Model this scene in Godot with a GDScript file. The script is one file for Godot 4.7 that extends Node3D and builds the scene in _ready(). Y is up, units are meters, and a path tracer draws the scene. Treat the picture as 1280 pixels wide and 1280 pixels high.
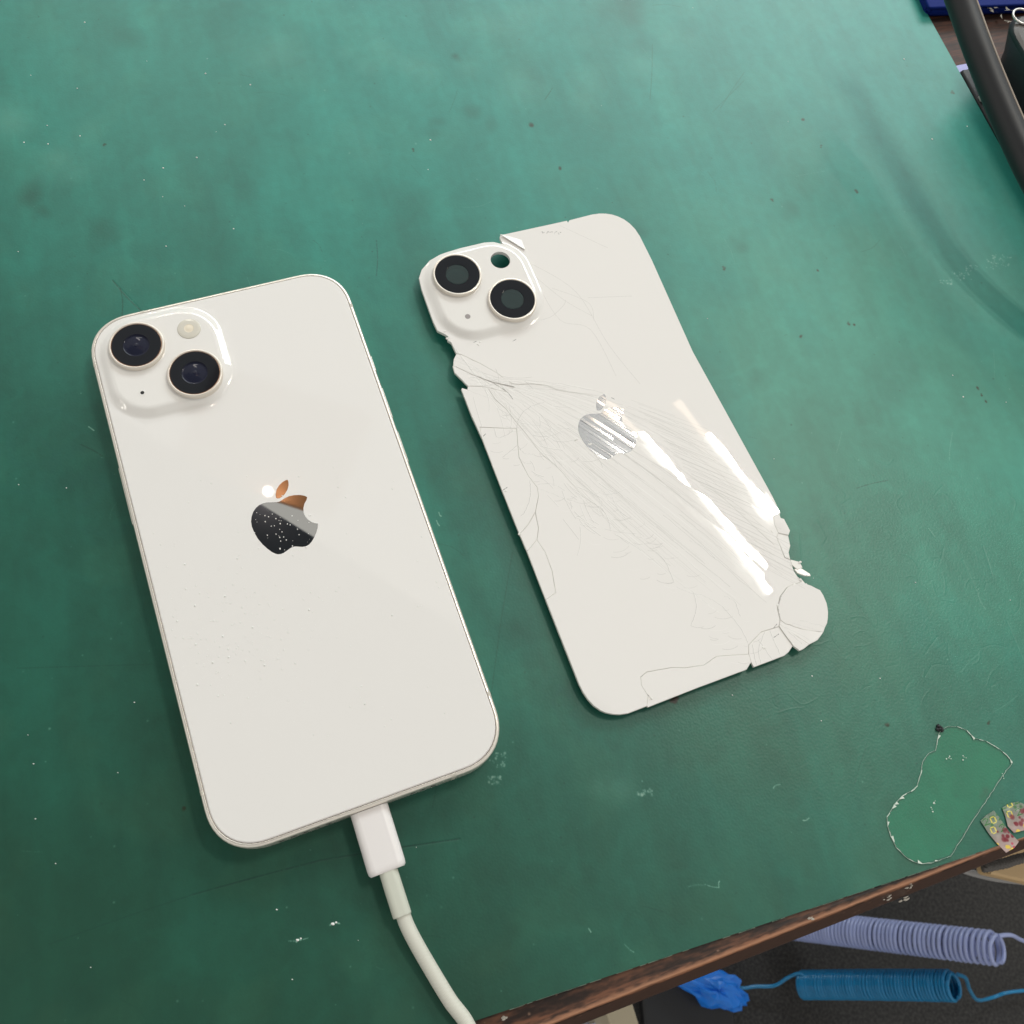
extends Node3D
# All lengths below are millimetres; commit() turns them into metres.
# Camera 245 mm above the mat (y = 0). The desk is turned: u runs along its front edge, v towards its front.

const EYE := 244.68
const FOCAL := 1200.0
var RIGHT := Vector3(0.95049, 0.11814, -0.28741)
var UPWARD := Vector3(-0.31075, 0.36137, -0.87912)
var BACK := Vector3(0.0, 0.92491, 0.38019)
var U := Vector3(0.8414, 0.0, -0.5404)
var V := Vector3(0.5404, 0.0, 0.8414)
const MAT_TURN := 32.71
const DESK_TURN := 35.06   # the mat lies a little askew on the desk
const PHONE_TURN := 37.02
const PANEL_TURN := 38.0
var PHONE_AT := Vector3(-54.25, 0, -73.8)
var PANEL_AT := Vector3(19.4, 0, -130.8)
var M := {}
var taken := {}
var rng := RandomNumberGenerator.new()
const FILM := [[1185, 908], [1175, 913], [1171, 925], [1169, 938], [1160, 942], [1153, 952], [1150, 968], [1146, 982], [1138, 989], [1127, 995], [1117, 1006], [1108, 1021], [1109, 1033], [1113, 1046], [1120, 1060], [1130, 1070], [1141, 1077], [1152, 1080], [1164, 1079], [1177, 1074], [1188, 1070], [1216, 1025], [1250, 974], [1265, 953], [1258, 944], [1248, 936], [1233, 927], [1218, 923], [1208, 913], [1196, 908]]
var wave := FastNoiseLite.new()
var PLATEAU_C := Vector2(-17.4, -55.75)
var PLATEAU_H := Vector2(17.0, 16.25)


# ---------------------------------------------------------------- mesh building
class Shape:
	var v := PackedVector3Array()
	var n := PackedVector3Array()
	var uv := PackedVector2Array()

	func tri(a: Vector3, b: Vector3, c: Vector3, na: Vector3, nb: Vector3, nc: Vector3, ta := Vector2(), tb := Vector2(), tc := Vector2()) -> void:
		var g := (b - a).cross(c - a)
		if g.length_squared() < 1e-14:
			return
		if g.dot(na + nb + nc) > 0.0:
			v.append_array([a, c, b]); n.append_array([na, nc, nb]); uv.append_array([ta, tc, tb])
		else:
			v.append_array([a, b, c]); n.append_array([na, nb, nc]); uv.append_array([ta, tb, tc])

	func quad(a: Vector3, b: Vector3, c: Vector3, d: Vector3, nn: Vector3, ta := Vector2(0, 0), tb := Vector2(1, 0), tc := Vector2(1, 1), td := Vector2(0, 1)) -> void:
		tri(a, b, c, nn, nn, nn, ta, tb, tc)
		tri(a, c, d, nn, nn, nn, ta, tc, td)

	# rings of equal length, closed round; normals by differences, turned away from the middle
	func loft(rings: Array, cap_first := true, cap_last := true, inward := false) -> void:
		var k: int = rings.size()
		var m: int = rings[0].size()
		var mid := Vector3()
		for r in rings:
			for p in r:
				mid += p
		mid /= float(k * m)
		var ns := []
		var side := 0.0
		for i in k:
			var row := PackedVector3Array()
			for j in m:
				var around: Vector3 = rings[i][(j + 1) % m] - rings[i][(j - 1 + m) % m]
				var along: Vector3 = rings[mini(i + 1, k - 1)][j] - rings[maxi(i - 1, 0)][j]
				var q: Vector3 = around.cross(along).normalized()
				side += q.dot((rings[i][j] - mid).normalized())
				row.append(q)
			ns.append(row)
		var s := (1.0 if side >= 0.0 else -1.0) * (-1.0 if inward else 1.0)
		for i in k - 1:
			for j in m:
				var j2 := (j + 1) % m
				var ua := Vector2(float(j) / m, float(i) / (k - 1))
				var ub := Vector2(float(j + 1) / m, float(i) / (k - 1))
				var uc := Vector2(float(j + 1) / m, float(i + 1) / (k - 1))
				var ud := Vector2(float(j) / m, float(i + 1) / (k - 1))
				tri(rings[i][j], rings[i][j2], rings[i + 1][j2], ns[i][j] * s, ns[i][j2] * s, ns[i + 1][j2] * s, ua, ub, uc)
				tri(rings[i][j], rings[i + 1][j2], rings[i + 1][j], ns[i][j] * s, ns[i + 1][j2] * s, ns[i + 1][j] * s, ua, uc, ud)
		for e in [0, 1]:
			if (e == 0 and cap_first) or (e == 1 and cap_last):
				var r = rings[0] if e == 0 else rings[k - 1]
				var other = rings[1] if e == 0 else rings[k - 2]
				var c := Vector3()
				var c2 := Vector3()
				for j in m:
					c += r[j] / m
					c2 += other[j] / m
				var cn := Vector3()
				for j in m:
					cn += (r[j] - c).cross(r[(j + 1) % m] - c)
				cn = cn.normalized()
				if cn.dot(c - mid) < 0.0:
					cn = -cn
				for j in m:
					tri(c, r[j], r[(j + 1) % m], cn, cn, cn)

	func box(lo: Vector3, hi: Vector3, bevel := 0.0) -> void:
		var b := minf(bevel, 0.45 * minf(hi.x - lo.x, minf(hi.y - lo.y, hi.z - lo.z)))
		var ax := [Vector3.RIGHT, Vector3.UP, Vector3.BACK]
		var c := (lo + hi) / 2.0
		var h := (hi - lo) / 2.0
		for k in 3:
			for s in [-1.0, 1.0]:
				var nn: Vector3 = ax[k] * s
				var p: Vector3 = ax[(k + 1) % 3]
				var q: Vector3 = ax[(k + 2) % 3]
				var o: Vector3 = c + nn * h[k]
				var hp: float = h[(k + 1) % 3] - b
				var hq: float = h[(k + 2) % 3] - b
				quad(o - p * hp - q * hq, o + p * hp - q * hq, o + p * hp + q * hq, o - p * hp + q * hq, nn)
		if b > 0.0:
			for k in 3:   # edges along axis k
				for s in [-1.0, 1.0]:
					for t in [-1.0, 1.0]:
						var p: Vector3 = ax[(k + 1) % 3] * s
						var q: Vector3 = ax[(k + 2) % 3] * t
						var hp: float = h[(k + 1) % 3]
						var hq: float = h[(k + 2) % 3]
						var e: Vector3 = ax[k] * (h[k] - b)
						var a: Vector3 = c + p * hp + q * (hq - b)
						var d: Vector3 = c + p * (hp - b) + q * hq
						var mid: Vector3 = c + p * (hp - 0.29 * b) + q * (hq - 0.29 * b)
						var nm := (p + q).normalized()
						for pair in [[a, mid, p, nm], [mid, d, nm, q]]:
							tri(pair[0] - e, pair[0] + e, pair[1] + e, pair[2], pair[2], pair[3])
							tri(pair[0] - e, pair[1] + e, pair[1] - e, pair[2], pair[3], pair[3])
			for sx in [-1.0, 1.0]:
				for sy in [-1.0, 1.0]:
					for sz in [-1.0, 1.0]:
						var g := Vector3(sx, sy, sz)
						var nn := g.normalized()
						var a := c + Vector3(sx * h.x, sy * (h.y - b), sz * (h.z - b))
						var d := c + Vector3(sx * (h.x - b), sy * h.y, sz * (h.z - b))
						var f := c + Vector3(sx * (h.x - b), sy * (h.y - b), sz * h.z)
						tri(a, d, f, Vector3(sx, 0, 0), Vector3(0, sy, 0), Vector3(0, 0, sz))

	func tube(path: Array, radius, sides := 12, caps := true) -> void:
		var rings := []
		var t0: Vector3 = (path[1] - path[0]).normalized()
		var up := Vector3.UP if absf(t0.y) < 0.9 else Vector3.RIGHT
		var x := t0.cross(up).normalized()
		for i in path.size():
			var t: Vector3 = (path[mini(i + 1, path.size() - 1)] - path[maxi(i - 1, 0)]).normalized()
			x = (x - t * x.dot(t)).normalized()
			var y := t.cross(x)
			var r: float = radius[i] if radius is Array else radius
			var ring := PackedVector3Array()
			for j in sides:
				var a := TAU * j / sides
				ring.append(path[i] + (x * cos(a) + y * sin(a)) * r)
			rings.append(ring)
		# normals straight out of the axis
		for i in rings.size() - 1:
			for j in sides:
				var j2 := (j + 1) % sides
				var na: Vector3 = (rings[i][j] - path[i]).normalized()
				var nb: Vector3 = (rings[i][j2] - path[i]).normalized()
				var nc: Vector3 = (rings[i + 1][j2] - path[i + 1]).normalized()
				var nd: Vector3 = (rings[i + 1][j] - path[i + 1]).normalized()
				var ua := Vector2(float(j) / sides, i)
				var ub := Vector2(float(j + 1) / sides, i)
				tri(rings[i][j], rings[i][j2], rings[i + 1][j2], na, nb, nc, ua, ub, ub + Vector2(0, 1))
				tri(rings[i][j], rings[i + 1][j2], rings[i + 1][j], na, nc, nd, ua, ub + Vector2(0, 1), ua + Vector2(0, 1))
		if caps:
			for e in [0, rings.size() - 1]:
				var cn: Vector3 = (path[0] - path[1]).normalized() if e == 0 else (path[-1] - path[-2]).normalized()
				for j in sides:
					tri(path[e], rings[e][j], rings[e][(j + 1) % sides], cn, cn, cn)

	func commit() -> ArrayMesh:
		var a := []
		a.resize(Mesh.ARRAY_MAX)
		var s := PackedVector3Array()
		s.resize(v.size())
		for i in v.size():
			s[i] = v[i] * 0.001
		a[Mesh.ARRAY_VERTEX] = s
		a[Mesh.ARRAY_NORMAL] = n
		a[Mesh.ARRAY_TEX_UV] = uv
		var m := ArrayMesh.new()
		m.add_surface_from_arrays(Mesh.PRIMITIVE_TRIANGLES, a)
		return m


func numbered(called: String) -> String:
	taken[called] = taken.get(called, -1) + 1
	return called if taken[called] == 0 else "%s_%03d" % [called, taken[called]]


func tag(o: Node3D, label: String, category: String, group := "", kind := "") -> Node3D:
	if label: o.set_meta("label", label)
	if category: o.set_meta("category", category)
	if group: o.set_meta("group", group)
	if kind: o.set_meta("kind", kind)
	return o


func thing(called: String, label: String, category: String, at_mm := Vector3.ZERO, turn := 0.0, group := "") -> Node3D:
	var o := Node3D.new()
	o.name = numbered(called)
	add_child(o, true)
	o.position = at_mm * 0.001
	o.rotation_degrees.y = turn
	tag(o, label, category, group)
	return o


func part(called: String, s: Shape, m: Material, parent: Node3D = null) -> MeshInstance3D:
	var o := MeshInstance3D.new()
	o.mesh = s.commit()
	o.material_override = null
	o.set_surface_override_material(0, m)
	if parent == null:
		o.name = numbered(called)
		add_child(o, true)
	else:
		var k := 0
		var nm := called
		while parent.has_node(NodePath(nm)):
			k += 1
			nm = "%s_%03d" % [called, k]
		o.name = nm
		parent.add_child(o, true)
	return o


# ---------------------------------------------------------------- places
func at(px: float, py: float, y := 0.0) -> Vector3:
	var d := RIGHT * ((px - 640.0) / FOCAL) + UPWARD * ((640.0 - py) / FOCAL) - BACK
	return Vector3(0, EYE, 0) + d * ((y - EYE) / d.y)


func uv_at(px: float, py: float, y := 0.0) -> Vector2:   # desk coordinates
	var p := at(px, py, y)
	return Vector2(p.dot(U), p.dot(V))


func desk(u: float, y: float, v: float) -> Vector3:
	return U * u + V * v + Vector3(0, y, 0)


func local_of(p: Vector3, origin: Vector3, turn: float) -> Vector2:
	var q := (p - origin).rotated(Vector3.UP, deg_to_rad(-turn))
	return Vector2(q.x, q.z)


func phone_pt(px: float, py: float, y := 7.8) -> Vector2:
	return local_of(at(px, py, y), PHONE_AT, PHONE_TURN)


func panel_pt(px: float, py: float) -> Vector2:
	var y := 2.8
	var q := Vector2()
	for i in 4:
		q = local_of(at(px, py, y), PANEL_AT, PANEL_TURN)
		y = panel_height(q)
	return q


func rr(w: float, h: float, r: float, seg := 12, pw := 2.25) -> PackedVector2Array:
	var out := PackedVector2Array()
	for k in 4:
		var sx := 1.0 if k in [0, 3] else -1.0
		var sz := 1.0 if k in [0, 1] else -1.0
		var c := Vector2(sx * (w / 2 - r), sz * (h / 2 - r))
		for i in seg + 1:
			var a := (k + float(i) / seg) * PI / 2
			var d := Vector2(cos(a), sin(a))
			var e := Vector2(signf(d.x) * pow(absf(d.x), 2.0 / pw), signf(d.y) * pow(absf(d.y), 2.0 / pw))
			out.append(c + e * r)
	return out


func lift(poly: PackedVector2Array, y: float) -> PackedVector3Array:
	var out := PackedVector3Array()
	for p in poly:
		out.append(Vector3(p.x, y, p.y))
	return out


func disc(c: Vector2, r: float, n := 40) -> PackedVector2Array:
	var out := PackedVector2Array()
	for i in n:
		out.append(c + Vector2(cos(TAU * i / n), sin(TAU * i / n)) * r)
	return out


func lathe(s: Shape, c: Vector2, prof: Array, sides := 48, cap_first := false, cap_last := true) -> void:
	var rings := []
	for p in prof:
		rings.append(lift(disc(c, p[0], sides), p[1]))
	s.loft(rings, cap_first, cap_last)


func rounded_box_sdf(p: Vector2, h: Vector2, r: float) -> float:
	var q := p.abs() - h + Vector2(r, r)
	return Vector2(maxf(q.x, 0), maxf(q.y, 0)).length() + minf(maxf(q.x, q.y), 0.0) - r


func bump(p: Vector2) -> float:
	var d := -rounded_box_sdf(p - PLATEAU_C, PLATEAU_H, 11.9)
	# a straight glass flank with a tight foot and a tight shoulder
	var x := (d - 0.4) / 2.3
	var k := 0.26
	var low := maxf(x, 0.0) if absf(x) > k else (x + k) * (x + k) / (4.0 * k)
	var y := low - 1.0
	var up := minf(low, 1.0) if absf(y) > k else low - (y + k) * (y + k) / (4.0 * k)
	return 1.3 * up


func phone_height(p: Vector2) -> float:
	return 7.8 + bump(p)


func panel_height(p: Vector2) -> float:
	return 3.3 - p.y * 0.009 + bump(p) + 0.016 * wave.get_noise_2d(p.x * 1.3, p.y) + 0.0016 * wave.get_noise_2d(p.x * 5.0 + 80.0, p.y * 2.2 - 40.0)


func slope_normal(hf: Callable, p: Vector2) -> Vector3:
	var e := 0.12
	var hx: float = hf.call(p + Vector2(e, 0)) - hf.call(p - Vector2(e, 0))
	var hz: float = hf.call(p + Vector2(0, e)) - hf.call(p - Vector2(0, e))
	return Vector3(-hx / (2 * e), 1, -hz / (2 * e)).normalized()


# a sheet over a polygon that follows a height; holes are cut out cell by cell
func sheet(s: Shape, poly: PackedVector2Array, cell: float, hf: Callable, holes := [], uv0 := Vector2(), uvs := 1.0) -> void:
	var lo := poly[0]
	var hi := poly[0]
	for p in poly:
		lo = Vector2(minf(lo.x, p.x), minf(lo.y, p.y))
		hi = Vector2(maxf(hi.x, p.x), maxf(hi.y, p.y))
	var memo := {}
	var nx := int(ceil((hi.x - lo.x) / cell))
	var nz := int(ceil((hi.y - lo.y) / cell))
	for i in nx:
		for j in nz:
			var a := lo + Vector2(i, j) * cell
			var cellpoly := PackedVector2Array([a, a + Vector2(cell, 0), a + Vector2(cell, cell), a + Vector2(0, cell)])
			var pieces: Array = Geometry2D.intersect_polygons(cellpoly, poly)
			for h in holes:
				var left := []
				for q in pieces:
					left.append_array(Geometry2D.clip_polygons(q, h))
				pieces = left
			for q in pieces:
				if q.size() < 3:
					continue
				var idx := Geometry2D.triangulate_polygon(q)
				for k in range(0, idx.size(), 3):
					var pv := []
					for w in 3:
						var p: Vector2 = q[idx[k + w]]
						var key := Vector2i((p * 2000.0).round())
						if not memo.has(key):
							memo[key] = [Vector3(p.x, hf.call(p), p.y), slope_normal(hf, p), (p - uv0) * uvs]
						pv.append(memo[key])
					s.tri(pv[0][0], pv[1][0], pv[2][0], pv[0][1], pv[1][1], pv[2][1], pv[0][2], pv[1][2], pv[2][2])


func cleaned(poly: PackedVector2Array, least := 0.05) -> PackedVector2Array:
	var out := PackedVector2Array()
	for p in poly:
		if out.is_empty() or out[-1].distance_to(p) > least:
			out.append(p)
	if out.size() > 3 and out[0].distance_to(out[-1]) <= least:
		out.remove_at(out.size() - 1)
	if Geometry2D.is_polygon_clockwise(out):
		out.reverse()
	return out


func edge_normals(poly: PackedVector2Array) -> Array:
	var out := []
	var n := poly.size()
	for i in n:
		var e := (poly[(i + 1) % n] - poly[i]).normalized()
		out.append(Vector2(e.y, -e.x))
	return out


func inset(poly: PackedVector2Array, d: float) -> PackedVector2Array:   # poly is counter-clockwise (as cleaned makes it)
	var ns := edge_normals(poly)
	var out := PackedVector2Array()
	var n := poly.size()
	for i in n:
		var a: Vector2 = ns[(i - 1 + n) % n]
		var b: Vector2 = ns[i]
		var m := (a + b)
		m = m.normalized() if m.length() > 0.05 else b
		out.append(poly[i] - m * d / clampf(m.dot(b), 0.5, 1.0))
	return out


# chamfered rim and vertical wall round a sheet
func wall(s: Shape, outer: PackedVector2Array, inner: PackedVector2Array, hf: Callable, chamfer: float, depth: float) -> void:
	var ns := edge_normals(outer)
	var n := outer.size()
	for i in n:
		var j := (i + 1) % n
		var e: Vector2 = ns[i]
		var na: Vector2 = ns[(i - 1 + n) % n]
		var nb: Vector2 = ns[j]
		na = (na + e).normalized() if na.dot(e) > 0.7 else e
		nb = (nb + e).normalized() if nb.dot(e) > 0.7 else e
		var a := Vector3(outer[i].x, hf.call(outer[i]) - chamfer, outer[i].y)
		var b := Vector3(outer[j].x, hf.call(outer[j]) - chamfer, outer[j].y)
		var c := Vector3(inner[j].x, hf.call(inner[j]), inner[j].y)
		var d := Vector3(inner[i].x, hf.call(inner[i]), inner[i].y)
		var wa := Vector3(na.x, 0, na.y)
		var wb := Vector3(nb.x, 0, nb.y)
		var ta := (wa + Vector3.UP * 0.9).normalized()
		var tb := (wb + Vector3.UP * 0.9).normalized()
		s.tri(a, b, c, ta, tb, tb)
		s.tri(a, c, d, ta, tb, ta)
		var f := Vector3(0, depth, 0)
		s.tri(a, b, b - f, wa, wb, wb)
		s.tri(a, b - f, a - f, wa, wb, wa)


func slab(poly: PackedVector2Array, cell: float, hf: Callable, chamfer: float, depth: float, holes := [], uv0 := Vector2(), uvs := 1.0) -> Shape:
	var s := Shape.new()
	var o := cleaned(poly)
	var i := inset(o, chamfer)
	sheet(s, i, cell, hf, holes, uv0, uvs)
	wall(s, o, i, hf, chamfer, depth)
	for h in holes:
		var hh := cleaned(h)
		var n: int = hh.size()
		var ns := edge_normals(hh)
		for k in n:
			var k2 := (k + 1) % n
			var a := Vector3(hh[k].x, hf.call(hh[k]), hh[k].y)
			var b := Vector3(hh[k2].x, hf.call(hh[k2]), hh[k2].y)
			var f := Vector3(0, depth, 0)
			var q := Vector3(-ns[k].x, 0, -ns[k].y)
			s.quad(a, b, b - f, a - f, q)
	# underside
	var idx := Geometry2D.triangulate_polygon(o)
	for k in range(0, idx.size(), 3):
		var pv := []
		for w in 3:
			var p: Vector2 = o[idx[k + w]]
			pv.append(Vector3(p.x, hf.call(p) - chamfer - depth, p.y))
		if holes.is_empty():
			s.tri(pv[0], pv[1], pv[2], Vector3.DOWN, Vector3.DOWN, Vector3.DOWN)
	return s


func curve_points(pts: Array, per := 8) -> Array:   # Catmull-Rom through points
	var out := []
	for i in pts.size() - 1:
		var p0 = pts[maxi(i - 1, 0)]
		var p1 = pts[i]
		var p2 = pts[i + 1]
		var p3 = pts[mini(i + 2, pts.size() - 1)]
		for k in per:
			var t := float(k) / per
			out.append(0.5 * (2.0 * p1 + (p2 - p0) * t + (2.0 * p0 - 5.0 * p1 + 4.0 * p2 - p3) * t * t + (3.0 * p1 - p0 - 3.0 * p2 + p3) * t * t * t))
	out.append(pts[-1])
	return out


# ---------------------------------------------------------------- materials
func lin(r: float, g: float, b: float, a := 1.0) -> Color:
	var c := Color(r, g, b).linear_to_srgb()
	c.a = a
	return c


func make(called: String, color: Color, rough := 0.5, metal := 0.0) -> StandardMaterial3D:
	var m := StandardMaterial3D.new()
	m.resource_name = called
	m.albedo_color = color
	m.roughness = rough
	m.metallic = metal
	M[called] = m
	return m


func noise_tex(freq: float, size := 512, octaves := 3, seed_ := 1, kind := FastNoiseLite.TYPE_SIMPLEX_SMOOTH, lo := Color.BLACK, hi := Color.WHITE) -> NoiseTexture2D:
	var n := FastNoiseLite.new()
	n.noise_type = kind
	n.frequency = freq
	n.fractal_octaves = octaves
	n.seed = seed_
	var t := NoiseTexture2D.new()
	t.width = size
	t.height = size
	t.seamless = true
	t.noise = n
	var g := Gradient.new()
	g.set_color(0, lo)
	g.set_color(1, hi)
	t.color_ramp = g
	return t


func dot_on(im: Image, c: Vector2, r: float, col: Color, a: float, hard := 0.5) -> void:
	for y in range(maxi(0, int(c.y - r) - 1), mini(im.get_height(), int(c.y + r) + 2)):
		for x in range(maxi(0, int(c.x - r) - 1), mini(im.get_width(), int(c.x + r) + 2)):
			var d := Vector2(x, y).distance_to(c) / r
			if d < 1.0:
				var k := a * clampf((1.0 - d) / (1.0 - hard), 0.0, 1.0)
				im.set_pixel(x, y, im.get_pixel(x, y).lerp(col, k))


func stroke(im: Image, pts: Array, r: float, col: Color, a: float, rough_edge := 0.0, hard := 0.4) -> void:
	for i in pts.size() - 1:
		var p: Vector2 = pts[i]
		var q: Vector2 = pts[i + 1]
		var n := maxi(1, int(p.distance_to(q) / maxf(r * 0.6, 0.5)))
		for k in n:
			if rough_edge > 0.0 and rng.randf() < rough_edge:
				continue
			dot_on(im, p.lerp(q, float(k) / n), r, col, a, hard)


func mat_px(px: float, py: float, size: float) -> Vector2:
	var d := uv_at(px, py)
	return Vector2((d.x + 130.0) / 400.0, (d.y + 360.0) / 400.0) * size


func mat_material() -> StandardMaterial3D:
	var n := 1024
	var layers := []
	# [frequency, octaves, seed, warp, image width, image height]: narrow images are stretched, so that marks run the way the mat is wiped
	for spec in [[0.007, 3, 11, 0.0, 1024, 420], [0.012, 5, 12, 40.0, 1024, 640], [0.10, 3, 13, 0.0, 1024, 1024], [0.012, 2, 14, 30.0, 1024, 1024], [0.05, 4, 15, 20.0, 1024, 160], [0.02, 5, 16, 60.0, 1024, 1024]]:
		var f := FastNoiseLite.new()
		f.noise_type = FastNoiseLite.TYPE_SIMPLEX_SMOOTH
		f.frequency = spec[0]
		f.fractal_octaves = spec[1]
		f.seed = spec[2]
		if spec[2] == 16:
			f.fractal_type = FastNoiseLite.FRACTAL_RIDGED
		if spec[3] > 0.0:
			f.domain_warp_enabled = true
			f.domain_warp_amplitude = spec[3]
			f.domain_warp_frequency = 0.008
		var im := f.get_image(spec[4], spec[5], false, false, true)
		im.convert(Image.FORMAT_L8)
		im.resize(n, n, Image.INTERPOLATE_CUBIC)
		layers.append(im.get_data())
	var l4: PackedByteArray = layers[4]
	var l5: PackedByteArray = layers[5]
	var l0: PackedByteArray = layers[0]
	var l1: PackedByteArray = layers[1]
	var l2: PackedByteArray = layers[2]
	var l3: PackedByteArray = layers[3]
	var data := PackedByteArray()
	data.resize(n * n * 3)
	var film_poly := PackedVector2Array()
	for p in FILM:
		film_poly.append(uv_at(p[0], p[1]))
	film_poly = Geometry2D.offset_polygon(film_poly, -0.25)[0]
	var film_in := PackedByteArray()
	film_in.resize(n * n)
	var flo := Vector2(1e9, 1e9)
	var fhi := Vector2(-1e9, -1e9)
	for p in film_poly:
		flo = Vector2(minf(flo.x, p.x), minf(flo.y, p.y))
		fhi = Vector2(maxf(fhi.x, p.x), maxf(fhi.y, p.y))
	for y in range(int((flo.y + 360.0) * n / 400.0), int((fhi.y + 360.0) * n / 400.0) + 1):
		for x in range(int((flo.x + 130.0) * n / 400.0), int((fhi.x + 130.0) * n / 400.0) + 1):
			film_in[y * n + x] = 1 if Geometry2D.is_point_in_polygon(Vector2((x + 0.5) * 400.0 / n - 130.0, (y + 0.5) * 400.0 / n - 360.0), film_poly) else 0
	var wear_c := uv_at(1120, 560)
	var wear2 := uv_at(1130, 900)
	for y in n:
		var v := y * 400.0 / n - 360.0
		for x in n:
			var u := x * 400.0 / n - 130.0
			var i := y * n + x
			var a := l0[i] / 255.0 - 0.5
			var b := l1[i] / 255.0 - 0.5
			var c := l2[i] / 255.0 - 0.5
			var d := l3[i] / 255.0
			var e4 := l4[i] / 255.0 - 0.5
			var e5 := l5[i] / 255.0 - 0.5
			var k := 1.0 + 0.08 * a + 0.06 * b + 0.05 * c + 0.08 * e4 + 0.06 * e5
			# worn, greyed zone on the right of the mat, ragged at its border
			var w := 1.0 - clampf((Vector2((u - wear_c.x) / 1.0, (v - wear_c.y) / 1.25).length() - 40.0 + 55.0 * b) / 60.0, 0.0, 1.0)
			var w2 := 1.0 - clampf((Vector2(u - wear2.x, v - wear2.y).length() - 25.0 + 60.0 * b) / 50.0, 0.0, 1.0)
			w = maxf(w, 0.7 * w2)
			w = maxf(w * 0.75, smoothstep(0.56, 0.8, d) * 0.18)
			# light falloff and sheen painted in: deep green front left, teal back right
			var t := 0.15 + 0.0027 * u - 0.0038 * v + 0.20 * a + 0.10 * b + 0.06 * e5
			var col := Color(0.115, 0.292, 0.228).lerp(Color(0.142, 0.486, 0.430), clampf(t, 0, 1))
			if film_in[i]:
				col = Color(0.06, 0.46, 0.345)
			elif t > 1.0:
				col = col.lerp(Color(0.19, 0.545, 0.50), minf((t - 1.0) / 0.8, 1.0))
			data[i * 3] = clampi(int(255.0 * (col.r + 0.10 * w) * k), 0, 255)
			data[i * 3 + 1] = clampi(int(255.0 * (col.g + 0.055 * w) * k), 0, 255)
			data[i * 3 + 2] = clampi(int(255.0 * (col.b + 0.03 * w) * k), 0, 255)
	var im := Image.create_from_data(n, n, false, Image.FORMAT_RGB8, data)
	var big := 2048
	im.resize(big, big, Image.INTERPOLATE_CUBIC)
	var dark := Color(0.10, 0.25, 0.21)
	var pale := Color(0.52, 0.68, 0.61)
	# stains that the photograph shows
	for s in [[35, 240, 22, 0.55], [52, 262, 15, 0.5], [125, 285, 26, 0.3], [545, 160, 16, 0.35], [600, 150, 22, 0.3], [570, 72, 9, 0.4], [160, 40, 50, 0.25], [300, 225, 40, 0.22], [500, 265, 40, 0.28], [780, 22, 60, 0.45],
			[800, 290, 20, 0.35], [990, 265, 22, 0.25], [1130, 470, 50, 0.2], [560, 560, 55, 0.2], [600, 640, 40, 0.22], [640, 790, 20, 0.4], [700, 880, 40, 0.2], [80, 600, 90, 0.18], [950, 470, 14, 0.25], [925, 300, 18, 0.3]]:
		for k in 5:
			var o: Vector2 = Vector2(rng.randf_range(-0.6, 0.6), rng.randf_range(-0.6, 0.6)) * s[2]
			dot_on(im, mat_px(s[0] + o.x, s[1] + o.y, big), s[2] * rng.randf_range(0.5, 1.0) * 1.1, dark, s[3] * 0.3, 0.2)
	# paler smears: polished-off spots, and cloudy sheen painted in along the top
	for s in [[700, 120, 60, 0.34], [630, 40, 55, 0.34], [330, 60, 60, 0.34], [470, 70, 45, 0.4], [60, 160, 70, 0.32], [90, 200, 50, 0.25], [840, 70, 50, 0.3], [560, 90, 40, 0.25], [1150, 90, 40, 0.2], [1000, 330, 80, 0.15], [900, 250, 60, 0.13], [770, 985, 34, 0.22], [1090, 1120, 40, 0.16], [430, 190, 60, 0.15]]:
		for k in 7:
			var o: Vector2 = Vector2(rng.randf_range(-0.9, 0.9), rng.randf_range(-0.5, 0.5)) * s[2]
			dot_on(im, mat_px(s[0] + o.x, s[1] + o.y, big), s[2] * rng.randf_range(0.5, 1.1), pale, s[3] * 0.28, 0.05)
	for k in 40:   # mottling under the clear film, and one brown patch
		dot_on(im, mat_px(rng.randf_range(1120, 1245), rng.randf_range(930, 1065), big), rng.randf_range(4, 16), Color(0.04, 0.38, 0.29) if k % 2 else Color(0.12, 0.52, 0.40), rng.randf_range(0.05, 0.2), 0.1)
	for k in 7:
		dot_on(im, mat_px(1230 + rng.randf_range(-6, 6), 992 + rng.randf_range(-6, 6), big), rng.randf_range(5, 10), Color(0.27, 0.36, 0.29), 0.16, 0.1)
	# brown and black spots
	for s in [[1003, 150, 3.2], [1070, 239, 3.4], [1026, 183, 2.0], [1060, 404, 2.6], [1068, 405, 2.4], [965, 250, 2.2], [1108, 905, 3.2], [1222, 485, 2.6], [1226, 493, 2.4], [1231, 501, 2.2], [905, 335, 2.4], [515, 187, 2.0], [660, 300, 2.2], [700, 210, 2.6], [664, 156, 4.0], [1236, 903, 2.8], [1190, 115, 3.4], [850, 655, 2.0], [230, 1010, 2.6], [130, 180, 2.0], [1000, 420, 2.4], [1022, 338, 2.2]]:
		for k in 4:
			dot_on(im, mat_px(s[0] + rng.randf_range(-1.6, 1.6), s[1] + rng.randf_range(-1.6, 1.6), big), s[2] * rng.randf_range(0.7, 1.3), Color(0.16, 0.17, 0.11), 0.5, 0.3)
	# a brown burn under the lower edge of the cracked glass
	for k in 9:
		dot_on(im, mat_px(838 + rng.randf_range(-8, 10), 874 + rng.randf_range(-4, 4), big), 5.0 * rng.randf_range(0.5, 1.0), Color(0.17, 0.10, 0.06), 0.7, 0.3)
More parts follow.
